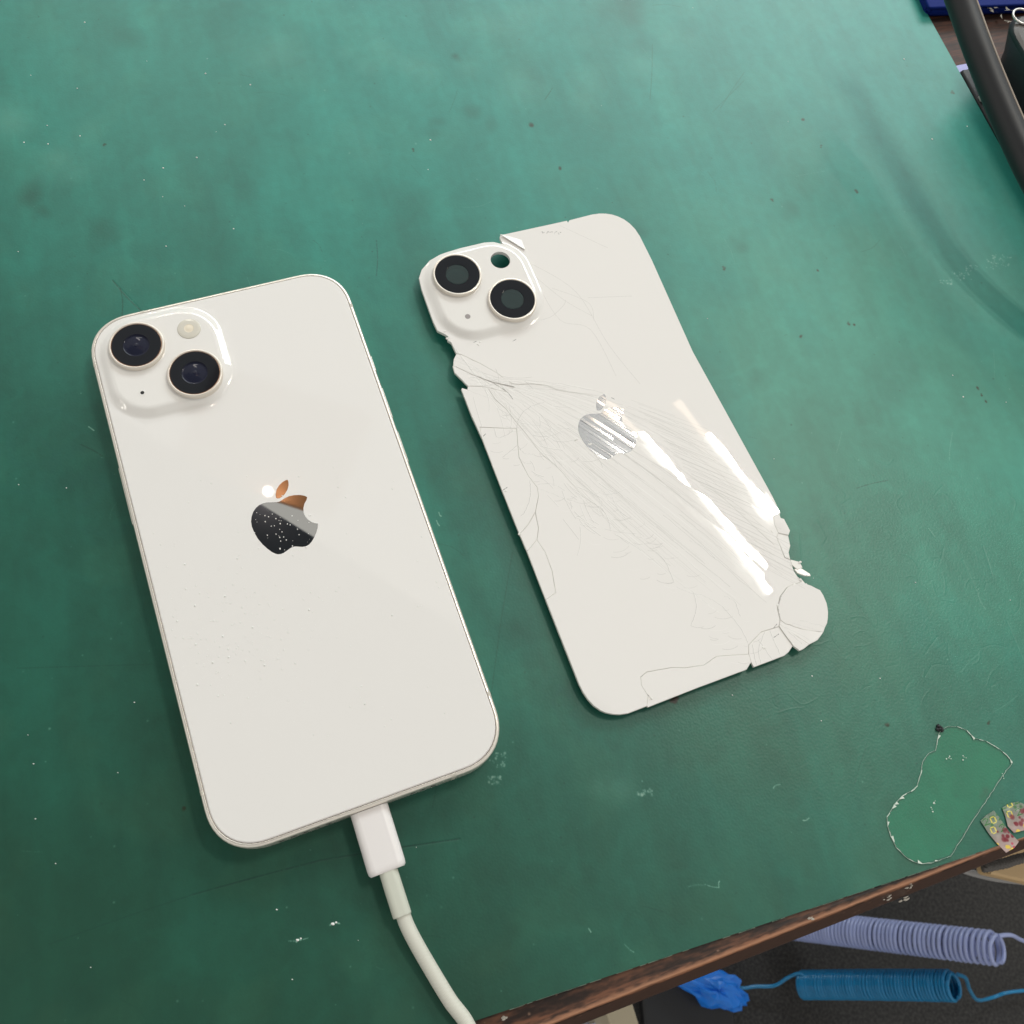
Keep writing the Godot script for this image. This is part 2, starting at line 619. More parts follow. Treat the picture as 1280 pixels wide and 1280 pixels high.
	# pale and dark knife lines and scratches, plus crease highlights painted at the right
	for s in [[[140, 350], [180, 392], 0, 0.5], [[150, 360], [152, 395], 0, 0.35], [[640, 690], [612, 880], 0, 0.18], [[240, 1118], [400, 1075], 0, 0.6], [[400, 1075], [575, 1048], 0, 0.6], [[60, 1180], [240, 1118], 0, 0.3], [[20, 835], [190, 830], 0, 0.2],
			[[560, 900], [540, 1010], 0, 0.2], [[930, 100], [890, 140], 0, 0.12], [[690, 110], [680, 125], 0, 0.3], [[815, 55], [812, 125], 0, 0.15], [[900, 135], [930, 90], 0, 0.12], [[100, 555], [128, 570], 0, 0.5], [[470, 300], [470, 345], 0, 0.25],
			[[110, 533], [117, 538], 1, 0.7], [[360, 1176], [385, 1172], 1, 0.5], [[370, 1177], [376, 1174], 1, 0.9], [[412, 1156], [424, 1154], 1, 0.9], [[545, 650], [549, 657], 1, 0.7], [[548, 640], [551, 645], 1, 0.5],
			[[880, 1105], [898, 1109], 1, 0.4], [[898, 1109], [899, 1101], 1, 0.4], [[860, 1108], [880, 1106], 1, 0.2], [[780, 1180], [792, 1190], 1, 0.3], [[735, 1160], [738, 1165], 1, 0.35], [[1003, 1025], [1011, 1022], 1, 0.5], [[966, 985], [975, 980], 1, 0.35],
			[[1160, 660], [1168, 670], 1, 0.3], [[1203, 700], [1222, 742], 1, 0.12], [[1228, 682], [1240, 720], 1, 0.12], [[1258, 775], [1279, 825], 1, 0.12], [[1222, 742], [1232, 762], 1, 0.3], [[1200, 840], [1225, 815], 1, 0.15], [[1240, 890], [1270, 870], 1, 0.15], [[1070, 610], [1110, 600], 0, 0.3], [[1190, 540], [1186, 575], 1, 0.2]]:
		var pa := mat_px(s[0][0], s[0][1], big)
		var pb := mat_px(s[1][0], s[1][1], big)
		var mid := pa.lerp(pb, 0.5) + Vector2(rng.randf_range(-2, 2), rng.randf_range(-2, 2))
		stroke(im, curve_points([pa, mid, pb], 10), 1.05, pale if s[2] == 1 else dark, s[3], 0.15)
	for k in 90:   # hair-fine wear
		var c := mat_px(rng.randf_range(0, 1280), rng.randf_range(0, 1280), big)
		var dd := Vector2.from_angle(rng.randf_range(0, TAU)) * rng.randf_range(4, 60)
		stroke(im, curve_points([c, c + dd * 0.5 + dd.orthogonal() * rng.randf_range(-0.12, 0.12), c + dd], 6), 0.8, pale if rng.randf() < 0.55 else dark, rng.randf_range(0.06, 0.22), 0.3)
	for k in 500:   # specks
		var c := mat_px(rng.randf_range(0, 1280), rng.randf_range(0, 1280), big)
		dot_on(im, c, rng.randf_range(0.8, 2.2), pale if rng.randf() < 0.4 else dark, rng.randf_range(0.15, 0.5), 0.3)
	# chalky scuffs on the right
	for s in [[1200, 345, 14, 5], [1215, 335, 8, 4], [1245, 330, 16, 6], [1252, 325, 12, 8], [1182, 352, 8, 3], [620, 950, 12, 9], [618, 975, 9, 6], [805, 990, 10, 4]]:
		for k in 26:
			dot_on(im, mat_px(s[0] + rng.randf_range(-1, 1) * s[2], s[1] + rng.randf_range(-1, 1) * s[3], big), rng.randf_range(0.8, 2.6), Color(0.62, 0.72, 0.66), rng.randf_range(0.15, 0.6), 0.3)
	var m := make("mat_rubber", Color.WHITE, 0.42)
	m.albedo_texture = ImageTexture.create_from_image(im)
	# relief: leathery grain, strongest on the worn right-hand side
	var g := FastNoiseLite.new()
	g.noise_type = FastNoiseLite.TYPE_SIMPLEX_SMOOTH
	g.frequency = 0.23
	g.fractal_octaves = 2
	g.seed = 5
	var him := g.get_image(big, big, false, false, true)
	him.convert(Image.FORMAT_L8)
	var hd := him.get_data()
	var mask := FastNoiseLite.new()
	mask.frequency = 0.012
	mask.seed = 77
	var mim := mask.get_image(256, 256, false, false, true)
	mim.convert(Image.FORMAT_L8)
	var md := mim.get_data()
	var gc := uv_at(1090, 800)
	var gx := PackedFloat32Array()
	gx.resize(256 * 256)
	for y in 256:
		for x in 256:
			var p := Vector2(x * 400.0 / 256 - 130.0, y * 400.0 / 256 - 360.0)
			gx[y * 256 + x] = 0.26 + 0.42 * (1.0 - smoothstep(35.0, 95.0, p.distance_to(gc) + (md[y * 256 + x] - 128) * 0.25))
	for y in big:
		var row := (y >> 3) * 256
		for x in big:
			var i := y * big + x
			hd[i] = int(128.0 + (hd[i] - 128.0) * gx[row + (x >> 3)])
	him = Image.create_from_data(big, big, false, Image.FORMAT_L8, hd)
	for k in 60:   # creases and cracks in the worn side
		var c := mat_px(rng.randf_range(960, 1280), rng.randf_range(560, 900), big)
		var dd := Vector2.from_angle(rng.randf_range(0, TAU)) * rng.randf_range(8, 45)
		stroke(him, curve_points([c, c + dd * 0.5 + dd.orthogonal() * rng.randf_range(-0.35, 0.35), c + dd], 6), 1.3, Color.BLACK if rng.randf() < 0.6 else Color.WHITE, 0.75)
	for s in [[[1203, 700], [1222, 742]], [[1228, 682], [1240, 720]], [[1258, 775], [1279, 825]], [[1000, 668], [1002, 700]], [[1022, 650], [1034, 672]], [[1034, 672], [1028, 682]], [[1160, 660], [1168, 672]], [[140, 350], [180, 392]], [[240, 1118], [400, 1075]], [[400, 1075], [575, 1048]]]:
		stroke(him, [mat_px(s[0][0], s[0][1], big), mat_px(s[1][0], s[1][1], big)], 1.6, Color.BLACK, 0.9)
	m.heightmap_enabled = true
	m.heightmap_texture = ImageTexture.create_from_image(him)
	m.heightmap_scale = 0.006
	return m


func wood_material() -> StandardMaterial3D:
	var n := 512
	var f := FastNoiseLite.new()
	f.frequency = 0.02
	f.fractal_octaves = 4
	f.seed = 3
	var im := Image.create(n, n, false, Image.FORMAT_RGB8)
	for y in n:
		for x in n:
			var k := 0.5 + 0.5 * f.get_noise_2d(x * 0.35, y * 4.0)
			var g := 0.5 + 0.5 * f.get_noise_2d(x * 2.0 + 900.0, y * 26.0)
			var t := clampf(0.62 * k + 0.38 * g, 0, 1)
			t = smoothstep(0.25, 0.75, t)
			im.set_pixel(x, y, Color(0.20, 0.12, 0.085).lerp(Color(0.47, 0.27, 0.18), t))
	var m := make("walnut_laminate", Color(0.8, 0.8, 0.8), 0.62)
	m.albedo_texture = ImageTexture.create_from_image(im)
	return m


func strip_material() -> StandardMaterial3D:
	# x runs along the strip, y across its profile: top, worn arris, face
	var w := 1024
	var h := 128
	var f := FastNoiseLite.new()
	f.frequency = 0.02
	f.fractal_octaves = 4
	f.seed = 8
	var im := Image.create(w, h, false, Image.FORMAT_RGB8)
	for y in h:
		var t := float(y) / h
		for x in w:
			var k := 0.5 + 0.5 * f.get_noise_2d(x * 0.55, y * 3.2)
			var g := 0.5 + 0.5 * f.get_noise_2d(x * 3.0, y * 9.0 + 400.0)
			var q := smoothstep(0.3, 0.7, 0.7 * k + 0.3 * g)
			var c := Color(0.16, 0.11, 0.09).lerp(Color(0.45, 0.295, 0.215), q)
			if t > 0.45:
				c = Color(0.28, 0.20, 0.165).lerp(Color(0.36, 0.265, 0.22), g)
			var worn := 1.0 - clampf(absf(t - 0.375 - 0.02 * (k - 0.5)) / (0.035 + 0.045 * g), 0, 1)
			c = c.lerp(Color(0.80, 0.58, 0.44), worn * 0.95)
			im.set_pixel(x, y, c)
	for k in 60:
		dot_on(im, Vector2(rng.randf() * w, rng.randf_range(10, 110)), rng.randf_range(0.8, 2.6), Color(0.62, 0.5, 0.42) if rng.randf() < 0.6 else Color(0.1, 0.07, 0.05), 0.7)
	var m := make("worn_edge_laminate", Color.WHITE, 0.36)
	m.albedo_texture = ImageTexture.create_from_image(im)
	return m


func panel_texture() -> Array:   # tint and relief of the fractures in the broken glass; x: -40..40, y: -76..76
	var w := 1024
	var h := 1946
	var tint := Image.create(w, h, false, Image.FORMAT_RGB8)
	tint.fill(Color(0.918, 0.907, 0.893))
	var rel := Image.create(w, h, false, Image.FORMAT_L8)
	rel.fill(Color(0.5, 0.5, 0.5))
	var put := func(px, py): return (panel_pt(px, py) + Vector2(40, 76)) * 12.8
	# the sheaf of hairlines that sweeps from the broken left edge past the logo to the struck corner
	for k in 260:
		var s := rng.randf_range(-1.1, 1.1)
		var a := Vector2(574, 455) + Vector2(10, 27) * (s + rng.randf_range(-0.4, 0.4))
		var d: Vector2 = Vector2(966, 745) + (Vector2(30, -95) * s if s > 0 else Vector2(75, -18) * s) + Vector2(rng.randf_range(-6, 6), rng.randf_range(-6, 6))
		var b := Vector2(745, 548) + Vector2(62, -92) * s * (1.0 if s > 0 else 0.75) + Vector2(rng.randf_range(-8, 8), rng.randf_range(-8, 8))
		var t0 := rng.randf_range(0.0, 0.75)
		var t1 := minf(1.0, t0 + rng.randf_range(0.06, 0.4))
		var line := []
		for i in 15:
			var t := lerpf(t0, t1, i / 14.0)
			var p := a * (1 - t) * (1 - t) + b * 2.0 * t * (1 - t) + d * t * t
			line.append(put.call(p.x + rng.randf_range(-0.7, 0.7), p.y + rng.randf_range(-0.7, 0.7)))
		var dim := rng.randf() < 0.72
		stroke(tint, line, rng.randf_range(0.9, 1.5), Color(0.80, 0.79, 0.77) if dim else Color(0.97, 0.965, 0.95), rng.randf_range(0.12, 0.5), 0.12)
		if dim and k % 2 == 0:
			stroke(tint, line.map(func(q): return q + Vector2(1.5, 1.3)), 0.8, Color(0.985, 0.98, 0.965), 0.4, 0.15)  # pale twin line paints the lit side of the crack
		stroke(rel, line, rng.randf_range(1.0, 1.8), Color.BLACK if dim else Color.WHITE, rng.randf_range(0.2, 0.7))
	# combed, nearly parallel lines right of the logo
	for k in 46:
		var a := Vector2(790 + k * 3.6, 500 + k * 4.6) + Vector2(rng.randf_range(-4, 4), 0)
		var l := rng.randf_range(35, 95)
		var line := []
		for i in 8:
			line.append(put.call(a.x + l * i / 7.0, a.y + l * (0.36 + 0.004 * k) * i / 7.0))
		stroke(tint, line, 1.0, Color(0.74, 0.73, 0.71), rng.randf_range(0.12, 0.4), 0.1)
		stroke(rel, line, 1.3, Color.BLACK, rng.randf_range(0.2, 0.55))
	# radial cracks above the camera window towards the upper right
	for s in [[[665, 330], [720, 365], [760, 430], [800, 480]], [[668, 345], [705, 375], [740, 395]], [[672, 355], [700, 400], [738, 412], [770, 470]], [[690, 360], [735, 378], [742, 400]], [[735, 372], [790, 370]], [[676, 400], [690, 395], [704, 382], [707, 375]], [[700, 282], [760, 310]]]:
		var line := []
		for p in curve_points(s.map(func(q): return Vector2(q[0], q[1])), 6):
			line.append(put.call(p.x, p.y))
		stroke(tint, line, 1.0, Color(0.72, 0.71, 0.69), 0.3, 0.2)
		stroke(rel, line, 1.4, Color.BLACK, 0.4)
	# scale-like flakes between the sheaf and the lower left
	for k in 90:
		var t := rng.randf()
		var c := Vector2(640, 500).lerp(Vector2(960, 800), t) + Vector2(-0.62, 0.78) * rng.randf_range(-6, 62) * (1.0 - 0.35 * t)
		var r := rng.randf_range(5, 20)
		var a0 := rng.randf_range(0.2, 1.3)
		var line := []
		for i in 7:
			var q := c + Vector2.from_angle(a0 + i * 0.22) * r * Vector2(1.0, 0.7)
			line.append(put.call(q.x, q.y))
		stroke(tint, line, 1.0, Color(0.73, 0.72, 0.70) if k % 3 else Color(0.97, 0.96, 0.95), rng.randf_range(0.12, 0.4), 0.1)
		stroke(rel, line, 1.5, Color.BLACK if k % 2 else Color.WHITE, rng.randf_range(0.2, 0.6))
	# feathered flakes on the left half, each a shallow curve with its lit lip painted in
	for k in 75:
		var c := Vector2(600, 470).lerp(Vector2(730, 650), rng.randf()) + Vector2(rng.randf_range(-16, 60), rng.randf_range(-24, 24))
		var th := rng.randf_range(0.25, 1.35)
		var bend := rng.randf_range(-0.9, 0.9)
		var len := rng.randf_range(10, 46)
		var line := []
		for i in 10:
			th += bend / 10.0
			c += Vector2.from_angle(th) * len / 10.0
			line.append(put.call(c.x, c.y))
		stroke(tint, line, 1.0, Color(0.70, 0.69, 0.67), rng.randf_range(0.2, 0.5), 0.1)
		stroke(tint, line.map(func(q): return q + Vector2(1.6, -1.0)), 1.0, Color(0.99, 0.985, 0.97), rng.randf_range(0.2, 0.6), 0.1)
		stroke(rel, line, 1.5, Color.BLACK, 0.5)
	# fractures one can follow with the eye
	var named := [[[647, 556], [655, 566], [668, 568]], [[648, 570], [655, 578], [664, 580]], [[647, 556], [628, 572]], [[662, 600], [663, 618], [657, 638], [651, 645]], [[617, 535], [623, 547], [638, 541], [640, 537]], [[672, 606], [690, 605], [706, 613]], [[673, 611], [702, 622], [716, 634]],
		[[584, 487], [604, 495], [624, 501], [644, 510]], [[568, 450], [592, 461], [618, 476], [640, 492]], [[570, 458], [598, 470], [612, 480]], [[566, 444], [600, 462]], [[936, 806], [925, 785], [902, 758], [880, 745], [866, 742], [846, 734]], [[867, 742], [870, 760], [864, 781]], [[700, 560], [690, 545], [668, 540]], [[646, 536], [650, 520], [664, 508], [680, 503]],
		[[956, 790], [948, 812], [951, 829]], [[948, 800], [966, 826]], [[940, 806], [945, 832]], [[962, 788], [975, 818]], [[895, 700], [880, 684], [862, 676]], [[842, 727], [830, 700], [812, 684]], [[925, 770], [918, 752], [905, 745]], [[985, 790], [1003, 806]], [[982, 784], [1012, 800]], [[990, 779], [1028, 790]], [[1000, 776], [1030, 783]]]
	for s in named:
		var line := []
		for p in curve_points(s.map(func(q): return Vector2(q[0], q[1])), 8):
			line.append(put.call(p.x + rng.randf_range(-0.5, 0.5), p.y + rng.randf_range(-0.5, 0.5)))
		stroke(tint, line, 1.1, Color(0.66, 0.65, 0.63), 0.36, 0.12)
		stroke(tint, line.map(func(q): return q + Vector2(1.6, 1.2)), 0.9, Color(0.98, 0.975, 0.96), 0.5, 0.1)  # painted highlight beside each fracture
		stroke(rel, line, 1.6, Color.BLACK, 0.8)
	# dark strokes and dots along the deepest cracks
	for s in [[[628, 485], [635, 491], [641, 499]], [[604, 545], [607, 542]], [[628, 613], [634, 609]], [[658, 689], [661, 687]], [[984, 734], [976, 745]], [[976, 745], [972, 760]], [[972, 760], [975, 774]], [[971, 780], [966, 786]], [[967, 797], [974, 792]], [[808, 867], [814, 873]], [[752, 497], [757, 501]], [[764, 497], [768, 499]], [[592, 428], [598, 425]], [[640, 427], [645, 424]]]:
		var line := []
		for q in s:
			line.append(put.call(q[0], q[1]))
		stroke(tint, line, 1.3, Color(0.30, 0.30, 0.29), 0.6, 0.3)
	for k in 26:
		var c: Vector2 = put.call(676 + rng.randf_range(0, 26), 291 + rng.randf_range(-1.5, 1.5))
		dot_on(tint, c, rng.randf_range(1, 2.5), Color(0.25, 0.24, 0.23), rng.randf_range(0.2, 0.7))
	return [ImageTexture.create_from_image(tint), ImageTexture.create_from_image(rel)]


func label_texture(seed_: int) -> ImageTexture:   # a torn scrap of printed sticker: figures and bars in yellow, green and crimson
	var im := Image.create(96, 160, false, Image.FORMAT_RGB8)
	for y in 160:
		im.fill_rect(Rect2i(0, y, 96, 1), Color(0.40, 0.47, 0.42).lerp(Color(0.68, 0.59, 0.57), smoothstep(20.0, 130.0, y)))
	var r := RandomNumberGenerator.new()
	r.seed = seed_
	var digits := {"2": [14, 17, 1, 2, 4, 8, 31], "0": [14, 17, 17, 17, 17, 17, 14]}
	for y in 60:
		for x in 96:
			if r.randf() < 0.25:
				im.set_pixel(x, y, Color(0.55, 0.62, 0.52))
	for k in 9:
		dot_on(im, Vector2(r.randf_range(10, 90), r.randf_range(8, 70)), r.randf_range(3, 8), Color(0.25, 0.45, 0.25), 0.7)
	var at_ := [[8, 28], [34, 30], [60, 26], [20, 58], [52, 60]]
	for k in at_.size():
		var rows = digits["2" if k % 2 == 0 else "0"]
		for yy in 7:
			for xx in 5:
				if rows[yy] & (1 << (4 - xx)):
					im.fill_rect(Rect2i(at_[k][0] + xx * 4, at_[k][1] + yy * 3, 4, 3), Color(0.86, 0.80, 0.36) if k % 2 else Color(0.22, 0.46, 0.22))
	for k in 16:
		dot_on(im, Vector2(r.randf_range(30, 92), r.randf_range(70, 112)), r.randf_range(4, 11), Color(0.46, 0.10, 0.15), 0.7)
	for k in 5:
		dot_on(im, Vector2(r.randf_range(15, 85), r.randf_range(108, 148)), r.randf_range(5, 10), Color(0.90, 0.78, 0.32), 0.9, 0.8)
	for k in 3:
		dot_on(im, Vector2(r.randf_range(60, 90), r.randf_range(120, 150)), r.randf_range(4, 9), Color(0.72, 0.20, 0.30), 0.8)
	return ImageTexture.create_from_image(im)


func materials() -> void:
	mat_material()
	wood_material()
	strip_material()
	var m := make("white_glass", lin(0.82, 0.80, 0.772), 0.02)
	m = make("plateau_glass", lin(0.82, 0.80, 0.765), 0.04)
	m.clearcoat_enabled = true
	m.clearcoat = 0.6
	m.clearcoat_roughness = 0.03
	m = make("broken_glass", Color.WHITE, 0.01)
	var pt := panel_texture()
	m.albedo_texture = pt[0]
	m.heightmap_enabled = true
	m.heightmap_texture = pt[1]
	m.heightmap_scale = 0.00003
	m.texture_repeat = false
	m = make("broken_edge", lin(0.78, 0.76, 0.72), 0.25)
	make("starlight_metal", lin(0.84, 0.79, 0.71), 0.27, 0.55)
	make("ring_metal", lin(0.80, 0.74, 0.66), 0.3, 0.45)
	make("antenna_plastic", lin(0.56, 0.53, 0.46), 0.5)
	make("seam", lin(0.10, 0.055, 0.04), 0.6)
	m = make("black_glass", lin(0.010, 0.012, 0.016), 0.05)
	m.metallic_specular = 0.36
	m = make("lens_dark", lin(0.018, 0.02, 0.036), 0.05)
	m.metallic_specular = 0.3
	make("lens_core", lin(0.012, 0.014, 0.03), 0.04)
	m = make("copper_rim", lin(0.42, 0.24, 0.15), 0.25, 0.8)
	m = make("mirror", lin(0.56, 0.56, 0.54), 0.008, 1.0)
	m = make("split_mirror", lin(0.74, 0.76, 0.78), 0.07, 1.0)
	make("flash_cover", lin(0.66, 0.63, 0.55), 0.12)
	make("flash_core", lin(0.80, 0.72, 0.58), 0.25)
	make("hole", lin(0.012, 0.012, 0.012), 0.7)
	make("grey_dot", lin(0.30, 0.27, 0.26), 0.5)
	make("dust", lin(0.85, 0.85, 0.82), 0.6)
	make("white_plastic", lin(0.82, 0.785, 0.77), 0.3)
	m = make("cable_white", lin(0.71, 0.71, 0.64), 0.42)
	m.detail_enabled = true
	m.detail_blend_mode = BaseMaterial3D.BLEND_MODE_MUL
	m.detail_albedo = noise_tex(0.02, 256, 4, 21, FastNoiseLite.TYPE_SIMPLEX_SMOOTH, Color(0.93, 0.925, 0.90), Color(1, 1, 1))
	m = make("relief_grey", lin(0.60, 0.615, 0.53), 0.45)
	m = make("lens_window", lin(0.022, 0.045, 0.045, 0.66), 0.04)
	m.transparency = BaseMaterial3D.TRANSPARENCY_ALPHA
	m = make("film", lin(0.02, 0.22, 0.14, 0.14), 0.06)
	m.transparency = BaseMaterial3D.TRANSPARENCY_ALPHA
	make("film_edge", lin(0.62, 0.70, 0.62), 0.5)
	make("black_rubber", lin(0.014, 0.015, 0.017), 0.5)
	make("rubber_seam", lin(0.30, 0.25, 0.20), 0.55)
	m = make("charcoal_plastic", lin(0.026, 0.034, 0.037), 0.55)
	make("charcoal_top", lin(0.085, 0.078, 0.07), 0.5)
	make("steel", lin(0.6, 0.58, 0.55), 0.3, 0.9)
	m = make("navy_plastic", lin(0.004, 0.018, 0.16), 0.65)
	m.metallic_specular = 0.25
	make("lavender_paper", lin(0.50, 0.52, 0.88), 0.7)
	m = make("carpet", Color.WHITE, 0.95)
	m.albedo_texture = noise_tex(0.09, 512, 4, 31, FastNoiseLite.TYPE_SIMPLEX_SMOOTH, lin(0.014, 0.014, 0.014), lin(0.058, 0.055, 0.052))
	m.uv1_triplanar = true
	m.uv1_world_triplanar = true
	m.uv1_scale = Vector3(5.5, 5.5, 5.5)
	for h in [["lavender_hose", lin(0.36, 0.42, 0.70)], ["blue_hose", lin(0.004, 0.185, 0.40)]]:
		m = make(h[0], h[1], 0.22)
		m.rim_enabled = true
		m.rim = 0.7
		m.rim_tint = 0.55
	m = make("blue_bag", lin(0.02, 0.25, 0.85), 0.3)
	m.backlight_enabled = true
	m.backlight = lin(0.05, 0.2, 0.5)
	make("cream_paint", lin(0.62, 0.54, 0.38), 0.5)
	make("tan_board", lin(0.66, 0.46, 0.24), 0.5)
	make("pale_blue_cloth", lin(0.6, 0.63, 0.8), 0.8)
	make("grey_cord", lin(0.36, 0.35, 0.34), 0.5)
	make("grimy_cord", lin(0.12, 0.11, 0.10), 0.6)
	for k in 2:
		m = make("sticker_%d" % k, Color.WHITE, 0.35)
		m.albedo_texture = label_texture(40 + k)
	m = make("tube_glow", Color.WHITE)
	m.emission_enabled = true
	m.emission = Color(1.0, 0.985, 0.95)
	m.emission_energy_multiplier = 6.0
	m = make("tube_end_glow", Color(0.9, 0.8, 0.65))
	m.emission_enabled = true
	m.emission = Color(1.0, 0.90, 0.80)
	m.emission_energy_multiplier = 3.4
	m = make("window_glow", Color.WHITE)
	m.emission_enabled = true
	m.emission = Color(0.93, 0.98, 1.0)
	m.emission_energy_multiplier = 1.5
	m = make("bulb_glow", Color.WHITE)
	m.emission_enabled = true
	m.emission = Color(1.0, 0.92, 0.86)
	m.emission_energy_multiplier = 3.2
	make("fixture_white", lin(0.7, 0.7, 0.68), 0.5)
	make("dark_panel", lin(0.06, 0.07, 0.092), 0.7)
	make("copper_board", lin(0.62, 0.30, 0.14), 0.5)


# ---------------------------------------------------------------- light
func tube_fixture(called: String, label: String, lines: Array, energy: float, amber: float) -> void:
	# each line: [start, end] of a tube (mm)
	var mid := Vector3()
	for l in lines:
		mid += (l[0] + l[1]) / (2.0 * lines.size())
	var t := thing(called, label, "ceiling light", mid)
	var dir: Vector3 = (lines[0][1] - lines[0][0]).normalized()
	var sidev := dir.cross(Vector3.UP).normalized()
	for l in lines:
		var s := Shape.new()
		s.tube([l[0] - mid, l[1] - mid], 8.0, 16)
		part("fluorescent_tube", s, M.tube_glow, t)
		if amber > 0.0:
			s = Shape.new()
			s.tube([l[0] - mid - dir * (amber + 6.0), l[0] - mid - dir * 6.0], 10.0, 16)
			part("tube_end", s, M.tube_end_glow, t)
		var a := AreaLight3D.new()
		a.name = "tube_light"
		a.area_size = Vector2((l[1] - l[0]).length() * 0.001, 0.011)
		a.light_color = Color(1.0, 0.975, 0.93)
		a.light_energy = energy
		a.area_normalize_energy = true
		a.area_range = 8.0
		a.area_attenuation = 2.0
		a.shadow_enabled = true
		add_child(a, true)
		var c: Vector3 = (l[0] + l[1]) / 2.0 - Vector3(0, 16, 0)
		a.look_at_from_position(c * 0.001, (c - Vector3(0, 100, 0)) * 0.001, sidev)
	for l in lines:
		var s2 := Shape.new()
		var ring := []
		for y in [34.0, 60.0]:
			var w := 11.0
			var a0: Vector3 = l[0] - mid - dir * (amber + 20.0) + Vector3(0, y, 0)
			var a1: Vector3 = l[1] - mid + dir * 20.0 + Vector3(0, y, 0)
			ring.append(PackedVector3Array([a0 - sidev * w, a1 - sidev * w, a1 + sidev * w, a0 + sidev * w]))
		s2.loft(ring)
		part("batten", s2, M.fixture_white, t)


# ---------------------------------------------------------------- things
func logo_outlines() -> Array:
	var body := [[480, 374], [497, 362], [525, 343], [570, 322], [620, 311], [680, 309], [725, 317], [752, 331], [745, 360], [725, 395], [714, 440], [716, 485], [730, 520], [755, 552], [790, 577], [825, 590], [860, 596], [857, 640], [842, 690], [820, 738], [798, 775], [770, 806], [740, 823], [705, 829], [660, 826], [628, 825], [605, 830],
		[575, 848], [545, 870], [515, 890], [485, 901], [460, 903], [435, 897], [400, 881], [355, 848], [305, 803], [258, 747], [222, 685], [198, 625], [190, 575], [196, 525], [212, 478], [238, 440], [270, 412], [310, 392], [350, 384], [400, 382], [445, 381]]
	var leaf := [[455, 345], [440, 338], [436, 305], [446, 255], [470, 215], [505, 180], [540, 161], [556, 157], [565, 180], [566, 215], [555, 255], [530, 298], [500, 328], [475, 343]]
	var out := []
	for o in [body, leaf]:
		var p := PackedVector2Array()
		for q in o:
			p.append(phone_pt(290.0 + q[0] / 8.0, 580.0 + q[1] / 8.0))
		out.append(p)
	return out


func lens_unit(t: Node3D, c: Vector2, base: float, clear: bool) -> void:
	var s := Shape.new()
	var h := base + 1.25
	lathe(s, c, [[7.25, base - 1.0], [7.25, h - 0.35], [7.17, h - 0.12], [7.05, h], [6.75, h], [6.62, h - 0.08], [6.6, h - 0.3]], 56, false, false)
	var ring := part("lens_ring", s, M.ring_metal, t)
	s = Shape.new()
	if clear:
		lathe(s, c, [[6.6, h - 0.25], [6.5, h - 0.16], [3.5, h - 0.16], [3.3, h - 0.5], [3.25, h - 2.2]], 48, false, false)
		part("lens_mask", s, M.black_glass, ring)
		s = Shape.new()
		s.loft([lift(disc(c, 3.36, 40), h - 0.25), lift(disc(c, 3.36, 40), h - 0.3)])
		part("lens_window", s, M.lens_window, ring)
	else:
		lathe(s, c, [[6.6, h - 0.3], [6.54, h - 0.14], [6.45, h - 0.1]], 48, false, false)
		part("lens_trim", s, M.copper_rim, ring)
		s = Shape.new()
		lathe(s, c, [[6.45, h - 0.1], [3.45, h - 0.1]], 48, false, false)
		part("cover_glass", s, M.black_glass, ring)
		s = Shape.new()   # domed front element seen through the cover
		lathe(s, c, [[3.45, h - 0.1], [3.42, h - 0.35], [2.9, h - 0.42], [2.4, h - 0.3], [1.6, h - 0.16], [0.8, h - 0.1], [0.1, h - 0.08]], 40, false, true)
		part("front_element", s, M.lens_dark, ring)
		s = Shape.new()
		lathe(s, c, [[0.62, h - 0.11], [0.55, h - 0.07], [0.3, h - 0.05], [0.05, h - 0.05]], 28, false, true)
		part("pupil", s, M.lens_core, ring)


